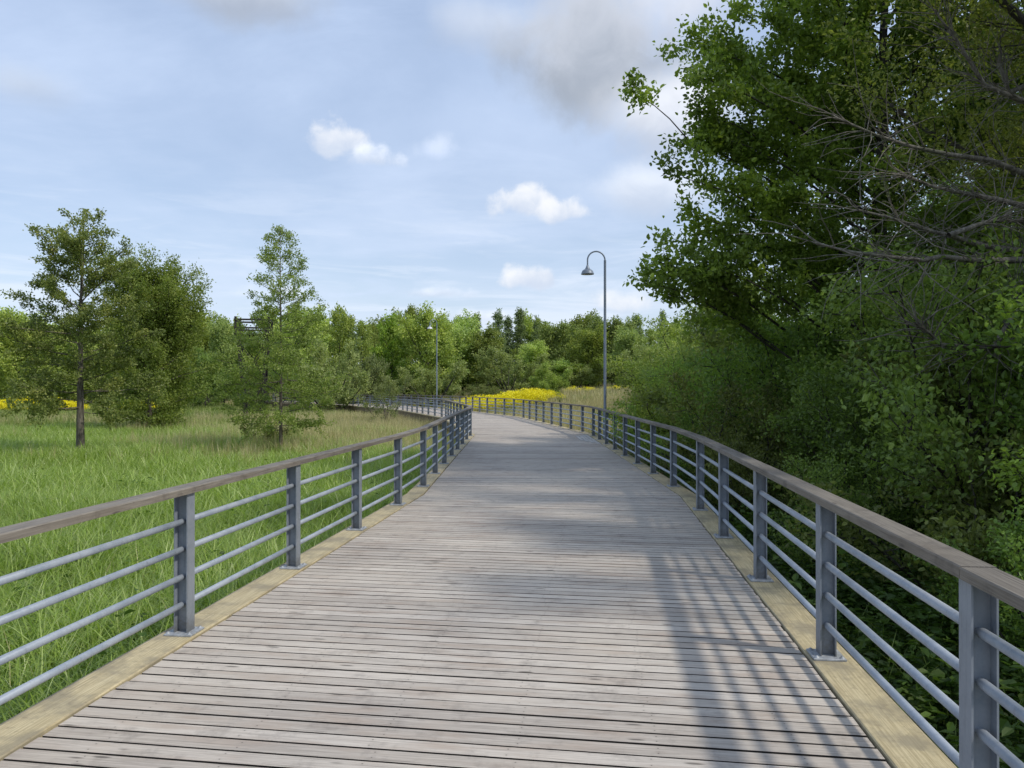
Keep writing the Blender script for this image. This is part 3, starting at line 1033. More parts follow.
SCATTER_GROUP = {}
def scatter(name, P, rz, sc, protos, mats, tilt=0.12, seed=0):
    """one stuff object: prototypes instanced on points by geometry nodes"""
    rng = np.random.default_rng(seed + 99)
    coll = bpy.data.collections.new(name + '_sources')
    for i, (V, Q, t, mi) in enumerate(protos):
        me = np_mesh(name + '_source', V, Q, tint=t)
        for m in mats: me.materials.append(m)
        if mi is not None:
            me.polygons.foreach_set('material_index', np.asarray(mi, np.int32))
        coll.objects.link(bpy.data.objects.new(name + '_source', me))
    me = bpy.data.meshes.new(name)
    P = np.asarray(P, np.float32)
    n = len(P)
    me.vertices.add(n)
    me.vertices.foreach_set('co', P.ravel())
    a = me.attributes.new('rot', 'FLOAT_VECTOR', 'POINT')
    rot = np.stack([rng.normal(0, tilt, n), rng.normal(0, tilt, n), rz], 1).astype(np.float32)
    a.data.foreach_set('vector', rot.ravel())
    a = me.attributes.new('scl', 'FLOAT', 'POINT'); a.data.foreach_set('value', np.asarray(sc, np.float32))
    a = me.attributes.new('pick', 'INT', 'POINT'); a.data.foreach_set('value', rng.integers(0, len(protos), n).astype(np.int32))
    o = bpy.data.objects.new(name, me)
    COL.objects.link(o)
    ng = bpy.data.node_groups.new(name + '_scatter', 'GeometryNodeTree')
    ng.interface.new_socket('Geometry', in_out='INPUT', socket_type='NodeSocketGeometry')
    ng.interface.new_socket('Geometry', in_out='OUTPUT', socket_type='NodeSocketGeometry')
    N = ng.nodes; Lk = ng.links
    gi, go = N.new('NodeGroupInput'), N.new('NodeGroupOutput')
    ci = N.new('GeometryNodeCollectionInfo'); ci.inputs['Collection'].default_value = coll
    ci.inputs['Separate Children'].default_value = True; ci.inputs['Reset Children'].default_value = True
    io = N.new('GeometryNodeInstanceOnPoints'); io.inputs['Pick Instance'].default_value = True
    def attr(nm, ty):
        q = N.new('GeometryNodeInputNamedAttribute'); q.data_type = ty; q.inputs['Name'].default_value = nm
        return q.outputs['Attribute']
    e2r = N.new('FunctionNodeEulerToRotation')
    Lk.new(attr('rot', 'FLOAT_VECTOR'), e2r.inputs[0])
    Lk.new(gi.outputs[0], io.inputs['Points']); Lk.new(ci.outputs[0], io.inputs['Instance'])
    Lk.new(attr('pick', 'INT'), io.inputs['Instance Index']); Lk.new(e2r.outputs[0], io.inputs['Rotation'])
    Lk.new(attr('scl', 'FLOAT'), io.inputs['Scale'])
    Lk.new(io.outputs[0], go.inputs[0])
    md = o.modifiers.new('scatter', 'NODES'); md.node_group = ng
    tag(o, kind='stuff')
    return o


def pts_in(rng, x0, x1, y0, y1, dens):
    n = int((x1 - x0) * (y1 - y0) * dens)
    return np.stack([rng.uniform(x0, x1, n), rng.uniform(y0, y1, n)], 1)


def vnoise(P, f, ph=0.0):
    x, y = P[:, 0] * f, P[:, 1] * f
    return (np.sin(x * 1.7 + ph + 1.3 * np.sin(y * 1.1 + ph)) + np.sin(y * 2.1 - ph * 1.7 + 1.1 * np.sin(x * .9)) + np.sin((x + y) * 1.3 + 2.2 * ph)) / 3


def with_z(P, dz=0.0):
    return np.column_stack([P, ground_z(P) + dz])


def build_growth():
    rng = np.random.default_rng(5)
    # --- lush tall grass to the left, near to far
    near = [(*blades(rng, 13, .13, .42, .98, .012, .028, .25, 1.10, 6), None) for _ in range(8)]
    mid = [(*blades(rng, 22, .34, .50, .98, .026, .046, .15, .85, 4), None) for _ in range(5)]
    far = [(*blades(rng, 40, .95, .50, .95, .045, .075, .05, .45, 2), None) for _ in range(4)]

    def keep(P, dmin=2.45):
        d, s = path_dist(P)
        return d > dmin

    P = pts_in(rng, -26, 0, -2, 15.5, 92)
    d, s = path_dist(P)
    P = P[(d > 2.42) & (s < 0) & (P[:, 0] > -1.25 * P[:, 1] - 6) & (P[:, 1] > -1)]
    sc = rng.uniform(.72, 1.12, len(P)) * (1 + .16 * vnoise(P, .9))
    scatter('tall_grass', with_z(P), rng.uniform(0, 6.28, len(P)), sc, near, [M['grass']], .14, 1)
    P = pts_in(rng, -62, 0, 14.5, 46, 20)
    d, s = path_dist(P)
    tan = np.clip(sstep(26, 40, P[:, 1]) * sstep(18, 5, d) + .45 * vnoise(P, .33, 2.) * sstep(24, 34, P[:, 1]) * sstep(30, 14, d), 0, 1)
    P = P[(d > 2.5) & (s < 0) & (P[:, 0] > -1.25 * P[:, 1] - 6) & (rng.uniform(0, 1, len(P)) > tan * .85)]
    sc = rng.uniform(.75, 1.15, len(P)) * (1 + .16 * vnoise(P, .5))
    scatter('tall_grass', with_z(P), rng.uniform(0, 6.28, len(P)), sc, mid, [M['grass']], .10, 2)
    P = pts_in(rng, -170, 0, 42, 135, 1.35)
    d, s = path_dist(P)
    P = P[(d > 3.4) & (s < 0) & (P[:, 0] > -1.3 * P[:, 1] - 8)]
    scatter('meadow_grass', with_z(P), rng.uniform(0, 6.28, len(P)), rng.uniform(.75, 1.2, len(P)), far, [M['meadow']], .06, 3)
    P = pts_in(rng, -17, 0, -1, 26, 1.6)                     # last year's stalks and broad weeds among the grass
    d, s = path_dist(P)
    P = P[(d > 2.6) & (s < 0) & (P[:, 0] > -1.25 * P[:, 1] - 6)]
    straw = [(*blades(rng, 5, .14, .5, 1.0, .006, .013, .1, .8, 3), None) for _ in range(4)]
    scatter('dry_stalks', with_z(P), rng.uniform(0, 6.28, len(P)), rng.uniform(.7, 1.05, len(P)), straw, [M['reed']], .16, 11)
    P = pts_in(rng, -6, 0, -1, 22, 9)
    d, s = path_dist(P)
    P = P[(d > 2.45) & (s < 0) & (d < 3.1)]
    scatter('dry_stalks', with_z(P), rng.uniform(0, 6.28, len(P)), rng.uniform(.5, .85, len(P)), straw, [M['reed']], .35, 13)
    weed = [(*herb_proto(rng, 8, .8, .12, .10, 4), None) for _ in range(4)]
    P = pts_in(rng, -17, 0, -1, 22, 1.1)
    d, s = path_dist(P)
    P = P[(d > 2.6) & (s < 0) & (vnoise(P, .7, .4) > .05) & (P[:, 0] > -1.25 * P[:, 1] - 6)]
    scatter('broad_weeds', with_z(P), rng.uniform(0, 6.28, len(P)), rng.uniform(.7, 1.1, len(P)), weed, [M['herb']], .14, 12)
    # --- straw-coloured reeds beside the far half of the boardwalk
    rm = [(*blades(rng, 24, .36, .9, 1.45, .010, .020, .02, .30, 3), None) for _ in range(5)]
    rf = [(*blades(rng, 34, .75, .7, 1.25, .028, .05, .02, .32, 2), None) for _ in range(5)]
    P = pts_in(rng, -36, 30, 19, 60, 9.0)
    d, s = path_dist(P)
    L = s < 0
    pl = np.clip(sstep(22, 33, P[:, 1]) * sstep(20, 5, d) * 1.15 + .5 * vnoise(P, .33, 2.) * sstep(22, 30, P[:, 1]), 0, 1)
    pr = sstep(14, 24, P[:, 1]) * sstep(-2.5, 1.5, 2.6 + .19 * P[:, 1] + 2.2 - P[:, 0])
    pr = np.maximum(pr, sstep(34, 40, P[:, 1]))
    pk = np.where(L, pl, pr)
    P = P[(d > 2.65) & (rng.uniform(0, 1, len(P)) < pk)]
    d, s = path_dist(P)
    sc = rng.uniform(.6, 1.0, len(P)) * np.where(s > 0, .95, .95)
    scatter('dry_reeds', with_z(P), rng.uniform(0, 6.28, len(P)), sc, rm, [M['reed']], .07, 4)
    P = pts_in(rng, -45, 45, 58, 125, 1.5)
    d, s = path_dist(P)
    g = vnoise(P, .12, 1.)
    P = P[(d > 3.2) & (((s > 0) & (g > -.75)) | ((s < 0) & (d < 9)))]
    scatter('dry_reeds', with_z(P), rng.uniform(0, 6.28, len(P)), rng.uniform(.45, .85, len(P)), rf, [M['reed']], .06, 5)
    # greener grass mixed into the right-hand field
    P = pts_in(rng, -20, 60, 40, 125, 0.5)
    d, s = path_dist(P)
    P = P[(d > 4) & (s > 0)]
    scatter('meadow_grass', with_z(P), rng.uniform(0, 6.28, len(P)), rng.uniform(.4, .8, len(P)), far, [M['meadow']], .06, 6)
    # --- yellow flowers in drifts
    protos = []
    for _ in range(4):
        V, Q, t, V2, Q2 = flower_proto(rng)
        protos.append((np.concatenate([V, V2]), np.concatenate([Q, Q2 + len(V)]), np.concatenate([t, np.clip(rng.normal(.5, .25, len(Q2)), 0, 1)]),
                       np.concatenate([np.zeros(len(Q)), np.ones(len(Q2))])))
    for (cx, cy_, rx, ry, dn, s0) in ((2.6, 68.5, 2.2, 1.3, 4, .75), (-0.2, 70.5, 4.2, 2.6, 9, 1.05), (-3.4, 72.0, 3.0, 2.2, 9, 1.1), (6.8, 79, 2.2, 1.5, 2.2, .7), (11.0, 82, 2.2, 1.4, 1.6, .65),
                                      (-49, 78, 5.5, 2.2, 6, 1.3), (-39.5, 80, 2.6, 1.6, 5, 1.1), (-16.0, 84, 2.0, 1.5, 3.5, .8), (-9.5, 80, 1.6, 1.2, 3, .8)):
        n = int(rx * ry * 3.1416 * dn)
        a = rng.uniform(0, 6.28, n); r = np.sqrt(rng.uniform(0, 1, n))
        P = np.stack([cx + rx * r * np.cos(a), cy_ + ry * r * np.sin(a)], 1)
        sc = s0 * (1.12 - .55 * r ** 2) * rng.uniform(.85, 1.12, n)
        scatter('yellow_flowers', with_z(P), rng.uniform(0, 6.28, n), sc, protos, [M['meadow'], M['petal']], .08, 7)
    # --- nettles and herbs under the trees on the right
    hp = [(*herb_proto(rng, 15, .8, .085, .17, 8), None) for _ in range(5)]
    P = pts_in(rng, 2, 13, -1, 34, 15)
    d, s = path_dist(P)
    P = P[(s > 0) & (d > 2.75)]
    scatter('undergrowth', with_z(P), rng.uniform(0, 6.28, len(P)), rng.uniform(.7, 1.35, len(P)), hp, [M['herb']], .12, 8)
    P = pts_in(rng, 2, 9, -1, 30, 10)
    d, s = path_dist(P)
    P = P[(s > 0) & (d > 2.5) & (d < 5.5)]
    scatter('tall_grass', with_z(P), rng.uniform(0, 6.28, len(P)), rng.uniform(.5, .95, len(P)), near, [M['grass']], .14, 9)


build_growth()


# ------------------------------------------------------------------ trees
LEAF_K = 3.2
def grow(seed, H, r0, base, prof, n_limb, el0, el1, leaf, per_m, spread, sub_per_m=3.0, curl=0.35, lean=(0, 0), wobble=.02,
         sub_len=.42, bare=0.18, aspect=.55, wood_sides=6, twig_r=.006, stems=0, upbias=.55, extra=(), top=True, splay=.35, droop=0.0, tint_c=.5, fine=False, limb_r=1.0, tips=()):
    """skeleton of trunk, limbs and side shoots, leaves along the shoots.
    Returns (wood mesh, leaf mesh). stems > 0: a shrub of that many stems from the ground."""
    rng = np.random.default_rng(seed)
    wood = MB()
    LP, LD, LT = [], [], []
    shoots = []                     # (points array, radius0)

    def path(p, d, L, n, curl_, wob):
        pts = [np.array(p, float)]
        d = np.array(d, float); d /= np.linalg.norm(d)
        for k in range(n):
            d = d + np.array([rng.normal(0, wob), rng.normal(0, wob), curl_ / n + rng.normal(0, wob * .6)])
            d /= np.linalg.norm(d)
            pts.append(pts[-1] + d * L / n)
        return np.array(pts)

    limbs = []
    if stems == 0:
        n = 10
        tp = [np.zeros(3)]
        off = np.zeros(2)
        for k in range(1, n + 1):
            off = off + rng.normal(0, wobble * H / n * 2.2, 2)
            tp.append(np.array([lean[0] * H * (k / n) ** 1.3 + off[0], lean[1] * H * (k / n) ** 1.3 + off[1], H * k / n]))
        tp = np.array(tp)
        rad = [r0 * (1 - .93 * (k / n) ** .85) for k in range(n + 1)]
        rad[0] *= 1.35
        wood.tube([tuple(p) for p in tp], rad, 9)
        def trunk(t):
            f = t * n; i = min(int(f), n - 1)
            return tp[i] * (1 - (f - i)) + tp[i + 1] * (f - i)
        for k in range(n_limb):
            t = base / H + (1 - base / H) * ((k + rng.uniform(.1, .9)) / n_limb) * .97
            u = (t - base / H) / (1 - base / H)
            az = k * 2.39996 + rng.uniform(-.5, .5)
            el = R(el0 + (el1 - el0) * u + rng.normal(0, 9))
            L = prof(u) * rng.uniform(.62, 1.18) / max(.55, math.cos(el)) if el < R(60) else prof(u) * rng.uniform(.7, 1.2) * 1.3
            if L < .12: continue
            d = (math.cos(az) * math.cos(el), math.sin(az) * math.cos(el), math.sin(el))
            pts = path(trunk(t), d, L, 6, curl, .10)
            rr = limb_r * max(.008, min(r0 * .45, (.012 * L + .004)) * 1.2)
            limbs.append((pts, rr, L))
        if top:
            limbs.append((np.array([trunk(t) for t in np.linspace(.82, 1, 6)]), .012, .18 * H))
    else:
        for k in range(stems):
            az = k * 2.39996 + rng.uniform(-.5, .5)
            el = R(rng.uniform(el0, el1))
            L = H * rng.uniform(.65, 1.05)
            a0 = np.array([rng.normal(0, .12), rng.normal(0, .12), -.05])
            d = (math.cos(az) * math.cos(el), math.sin(az) * math.cos(el), math.sin(el))
            pts = path(a0, d, L, 8, curl, .08)
            wood.tube([tuple(p) for p in pts], [r0 * (1 - .85 * q / 8) for q in range(9)], wood_sides)
            nl = max(3, int(n_limb / stems))
            for j in range(nl):
                t = base / H + (1 - base / H) * (j + rng.uniform(0, 1)) / nl
                f = min(t * 8, 7.99); i = int(f)
                p = pts[i] * (1 - (f - i)) + pts[i + 1] * (f - i)
                a2 = az + rng.normal(0, 1.3); e2 = R(rng.uniform(-5, 60))
                L2 = prof((t - base / H) / (1 - base / H)) * rng.uniform(.4, 1.0)
                limbs.append((path(p, (math.cos(a2) * math.cos(e2), math.sin(a2) * math.cos(e2), math.sin(e2)), L2, 5, curl, .12), .012 * L2 + .004, L2))
            limbs.append((pts[5:], .01, L * .4))
    for pts in extra:
        pts = np.array(pts, float)
        L = np.linalg.norm(np.diff(pts, axis=0), axis=1).sum()
        limbs.append((pts, .006 * L + .006, L * .8))
    for pts, rr, L in limbs:
        m = len(pts)
        wood.tube([tuple(p) for p in pts], [rr * (1 - .75 * q / (m - 1)) for q in range(m)], wood_sides, cap=False)
        ns = max(3, int(L * sub_per_m))
        seg = np.diff(pts, axis=0)
        for j in range(ns):
            t = bare + (1 - bare) * (j + rng.uniform(0, 1)) / ns
            f = min(t * (m - 1), m - 1.001); i = int(f)
            p = pts[i] * (1 - (f - i)) + pts[i + 1] * (f - i)
            d = seg[i] / max(np.linalg.norm(seg[i]), 1e-6)
            s = rng.normal(0, 1, 3); s[2] *= .6
            s -= d * (s @ d); s /= max(np.linalg.norm(s), 1e-6)
            d2 = d * rng.uniform(.5, 1.0) + s * rng.uniform(.5, 1.0) + np.array([0, 0, .12 - droop])
            L2 = max(.22, L * sub_len * (1.15 - .75 * t) * rng.uniform(.6, 1.25))
            sp = path(p, d2, L2, 3, curl * .6 - droop, .14)
            shoots.append((sp, twig_r + .003 * L2, L2))
        shoots.append((pts[-2:], twig_r, .3))
    for pts in tips:                                   # a bare twig with leaves at its end only
        pts = np.array(pts, float)
        wood.tube([tuple(p) for p in pts], [.016 * (1 - .7 * q / (len(pts) - 1)) for q in range(len(pts))], 5, cap=False)
        for q in range(4):
            shoots.append((path(pts[-1 - (q % 2)], rng.normal(0, 1, 3) + np.array([-.5, 0, .4]), .32, 3, 0, .2), .004, .32))
    for sp, r, L in shoots:
        m = len(sp)
        if r > 0.003:
            wood.tube([tuple(p) for p in sp], [r * (1 - .8 * q / (m - 1)) for q in range(m)], 3, cap=False)
        n = max(3, int(per_m * LEAF_K * L * rng.uniform(.6, 1.3)))
        t = rng.uniform(.08, 1.05, n)
        f = np.clip(t * (m - 1), 0, m - 1.001); i = f.astype(int)
        P = sp[i] * (1 - (f - i))[:, None] + sp[i + 1] * (f - i)[:, None]
        P = P + rng.normal(0, spread, (n, 3)) * np.array([1, 1, .8])
        d = (sp[-1] - sp[0]) / max(np.linalg.norm(sp[-1] - sp[0]), 1e-6)
        LP.append(P); LD.append(np.repeat(d[None], n, 0)); LT.append(np.full(n, rng.normal(tint_c, .13)))
    P = np.concatenate(LP); D = np.concatenate(LD); T = np.concatenate(LT)
    n = len(P)
    A = D * .6 + rng.normal(0, .75, (n, 3)); A[:, 2] -= droop * .8
    N = rng.normal(0, .6, (n, 3)); N[:, 2] += upbias
    Ls = leaf * rng.uniform(.65, 1.25, n)
    V, Q = (leaves6 if fine else kites)(P, A, N, Ls, Ls * aspect * rng.uniform(.8, 1.2, n))
    tt = np.clip(T + rng.normal(0, .17, n), 0, 1)
    lm = np_mesh('crown', V, Q, tint=np.repeat(tt, 2) if fine else tt)
    return wood.mesh('trunk'), lm


def make_tree(kind, label, cat, meshes, wood_mat, leaf_mat, loc, rz=0.0, scale=1.0, group=None, parts=('trunk', 'crown')):
    root = empty(kind, loc, rz, scale)
    tag(root, label, cat, group)
    link_mesh(parts[0], meshes[0], wood_mat, root)
    link_mesh(parts[1], meshes[1], leaf_mat, root)
    return root


def prof_round(w, p=.62):
    return lambda u: w * (math.sin(math.pi * min(1, max(0, (u * .86 + .14))) ** .9)) ** p
def prof_cone(w, a=.9, low=.12):
    return lambda u: w * (min(1, .55 + u / low * .45) if u < low else (1 - (u - low) / (1 - low)) ** a + .04)

# ---- the two trees and the bushy one on the meadow to the left
def build_meadow_trees():
    # open-topped alder with a bare lower trunk
    x, y = px(80, 0, 27.7).x, 27.7
    z = gz(x, y)
    H = 8.25 - z
    m = grow(21, H - .75, .17, 2.0, lambda u: 2.75 * (1 - u) ** .48 * (.82 + .18 * math.sin(u * 19 + .6)) + .35, 64, -4, 42, .105, 62, .085, 3.4, .22,
             wobble=.008, sub_len=.42, bare=.22, lean=(.012, 0), limb_r=.6)
    make_tree('alder_tree', 'open-topped alder tree with a bare dark trunk standing in the green grass', 'tree', m, M['bark'], M['leaf_alder'], (x, y, z - .05))
    # dense bushy tree behind it
    x, y = px(151, 0, 43).x, 43
    z = gz(x, y)
    m = grow(22, 7.75 - z, .14, .35, prof_round(3.0, .48), 90, 8, 62, .14, 38, .19, 3.2, .25, bare=.12, sub_len=.40, limb_r=.6, wobble=.012)
    make_tree('willow_tree', 'dense bushy many-stemmed tree with foliage down to the grass, behind the open-topped alder', 'tree', m, M['bark'], M['leaf_mid'], (x, y, z - .05))
    # slender conical young tree
    x, y = px(281, 0, 29.4).x, 29.4
    z = gz(x, y)
    m = grow(29, 7.95 - z, .085, 1.1, prof_cone(2.55, .74, .14), 78, -8, 32, .09, 40, .08, 3.6, .2, wobble=.005, sub_len=.42, bare=.15, limb_r=.5)
    make_tree('young_tree', 'slender conical young tree with sparse branches, in front of the bend of the boardwalk', 'tree', m, M['bark'], M['leaf_mid'], (x, y, z - .05))
    # low bushes at its foot
    x, y = px(268, 0, 31.5).x, 31.5
    m = grow(31, 1.4, .03, .2, prof_round(1.0), 30, 40, 80, .08, 24, .08, 4, .2, stems=6)
    make_tree('shrub', 'low loose shrub at the foot of the slender young tree', 'shrub', m, M['bark'], M['leaf_alder'], (x, y, gz(x, y)), parts=('stems', 'foliage'))
    x, y = px(388, 0, 50).x, 50
    z = gz(x, y)
    m = grow(32, 2.75 - z, .03, .25, prof_round(1.25, .5), 40, 45, 85, .10, 30, .10, 4, .2, stems=7)
    make_tree('shrub', 'bright yellow-green shrub beside the far railing, left of the white-shaded lamp', 'shrub', m, M['bark'], M['leaf_pale'], (x, y, z), parts=('stems', 'foliage'))
    x, y = px(551, 0, 75).x, 75
    z = gz(x, y)
    top = px(0, 364, 75).z
    m = grow(33, top - z, .04, .1, prof_round(.85, .45), 90, 35, 85, .14, 50, .15, 4.5, .2, stems=12)
    make_tree('shrub', 'compact rounded green shrub standing alone right of the yellow flowers', 'shrub', m, M['bark'], M['leaf_mid'], (x, y, z - .05), parts=('stems', 'foliage'))


build_meadow_trees()

# ---- the far wood: six kinds built once, every tree its own object
def build_far_wood():
    rng = random.Random(17)
    K = {}
    K['round'] = [grow(100 + i, 10, .16, 1.0, prof_round(3.6, .5), 30, 15, 70, .34, 15, .30, 2.2, .3, sub_len=.42, bare=.2, wood_sides=4, twig_r=.01) for i in range(3)]
    K['dark'] = [grow(110 + i, 10, .16, .8, prof_round(3.5, .5), 32, 15, 70, .34, 17, .28, 2.3, .3, bare=.2, wood_sides=4, twig_r=.01) for i in range(2)]
    K['tall'] = [grow(120 + i, 10, .12, 1.2, prof_round(2.1, .7), 34, 25, 62, .28, 15, .22, 2.8, .25, bare=.2, wood_sides=4, twig_r=.008) for i in range(2)]
    K['pale'] = [grow(130 + i, 10, .14, .6, prof_round(3.8, .45), 34, 25, 75, .30, 20, .26, 2.4, .25, stems=8, wood_sides=4, twig_r=.008) for i in range(2)]
    K['spire'] = [grow(140 + i, 10, .12, .8, prof_cone(1.75, .95, .08), 70, -16, 22, .34, 17, .14, 2.8, .15, aspect=.30, bare=.1, wood_sides=4, wobble=.004, twig_r=.008) for i in range(2)]
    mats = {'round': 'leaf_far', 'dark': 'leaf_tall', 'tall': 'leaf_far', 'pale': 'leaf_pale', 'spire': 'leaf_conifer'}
    halfw = {'round': 3.6, 'dark': 3.5, 'tall': 2.1, 'pale': 3.8, 'spire': 1.75}
    kindname = {'round': 'deciduous_tree', 'dark': 'deciduous_tree', 'tall': 'birch_tree', 'pale': 'willow_tree', 'spire': 'conifer_tree'}
    generic = {'round': 'rounded mid-green tree in the crowded rows of the far wood',
               'dark': 'dark green rounded tree in the crowded rows of the far wood',
               'tall': 'narrow upright leafy tree in the crowded rows of the far wood',
               'pale': 'pale green spreading willow in the crowded rows of the far wood',
               'spire': 'pointed dark conifer rising among the treetops of the far wood'}
    grp = {'round': 'rounded trees of the far wood', 'dark': 'dark trees of the far wood', 'tall': 'narrow trees of the far wood',
           'pale': 'willows of the far wood', 'spire': 'conifers of the far wood'}
    protos = {}

    def put(kind, xp, ytop, Z, hw, label=None):
        x = (xp - 512) / F * Z
        z = gz(x, Z) - .1
        top = EYE + (YH - ytop) / F * Z
        H = max(1.2, top - z)
        sx = hw / F * Z / halfw[kind] * (1.45 if kind == 'spire' else 1.0)
        sc = (sx, sx * rng.uniform(.9, 1.1), H / 10)
        v = rng.randrange(len(K[kind]))
        rz = rng.uniform(0, 6.28)
        lab = label or generic[kind]
        g = None if label else grp[kind]
        if (kind, v) not in protos:
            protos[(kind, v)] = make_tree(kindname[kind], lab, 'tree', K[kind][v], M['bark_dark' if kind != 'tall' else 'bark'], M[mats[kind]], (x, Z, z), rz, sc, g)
        else:
            r = dup(protos[(kind, v)], (x, Z, z), rz, sc, lab, 'tree', g)
            if g is None and 'group' in r.keys():
                del r['group']
    front = [
        ('round', -70, 322, 88, 44), ('round', -22, 312, 96, 40), ('round', 14, 322, 84, 36), ('tall', 50, 318, 104, 22), ('round', 62, 330, 92, 36),
        ('round', 112, 326, 100, 38), ('round', 150, 322, 106, 34), ('round', 198, 320, 96, 30), ('tall', 208, 313, 108, 14), ('round', 224, 323, 90, 24), ('dark', 206, 352, 84, 20),
        ('tall', 236, 312, 104, 13), ('tall', 262, 304, 100, 18), ('round', 300, 318, 84, 34), ('pale', 328, 318, 72, 32), ('tall', 339, 300, 96, 15), ('spire', 349, 308, 100, 13), ('tall', 361, 314, 104, 12),
        ('pale', 356, 336, 78, 26), ('tall', 372, 324, 110, 10),
        ('dark', 392, 318, 90, 22, 'very dark rounded tree at the left end of the middle wood, behind the bright shrub'),
        ('tall', 411, 299, 98, 13, 'tall narrow birch rising above the dark trees left of the white-shaded lamp'),
        ('round', 427, 314, 86, 30), ('round', 446, 322, 90, 26), ('round', 462, 318, 96, 26), ('pale', 432, 345, 80, 24),
        ('spire', 476, 306, 104, 9), ('spire', 498, 303, 106, 10), ('spire', 508, 309, 108, 9), ('spire', 520, 301, 108, 9, 'tallest pointed conifer of the far wood, above the yellow flowers'),
        ('spire', 537, 309, 110, 8), ('round', 488, 328, 92, 24), ('pale', 508, 332, 86, 24, 'broad pale willow at the edge of the wood behind the yellow flowers'),
        ('round', 533, 344, 90, 20), ('round', 560, 326, 100, 24), ('round', 578, 318, 110, 20), ('spire', 597, 307, 112, 10), ('round', 588, 332, 94, 24), ('pale', 575, 350, 92, 20),
        ('round', 612, 322, 102, 26), ('spire', 637, 307, 112, 11), ('round', 632, 330, 88, 26), ('pale', 652, 328, 74, 28), ('spire', 663, 303, 106, 7), ('tall', 676, 316, 92, 16),
        ('pale', 690, 322, 62, 32), ('round', 712, 306, 58, 34), ('round', 745, 296, 52, 40),
        ('pale', 478, 372, 82, 13, 'low green shrub at the foot of the wood, left of the yellow flowers'),
        ('pale', 494, 374, 80, 7, 'small pale grey-green shrub behind the yellow flowers'),
    ]
    for r in front:
        put(r[0], r[1], r[2] + 9, *r[3:])
    xp = -420
    while xp < 800:
        kd = rng.choice(['round', 'round', 'tall', 'tall', 'round', 'spire' if xp > 420 else 'tall'])
        put(kd, xp, rng.uniform(325, 343), rng.uniform(114, 140), {'round': 26, 'tall': 15, 'spire': 9}[kd] * rng.uniform(.85, 1.2))
        xp += rng.uniform(15, 25)
    # low edge of the wood
    xp = -400
    while xp < 640:
        if not (180 < xp < 225):
            put(rng.choice(['round', 'pale', 'round', 'dark']), xp, rng.uniform(352, 368), rng.uniform(88, 98), rng.uniform(15, 24))
        xp += rng.uniform(22, 40)


build_far_wood()


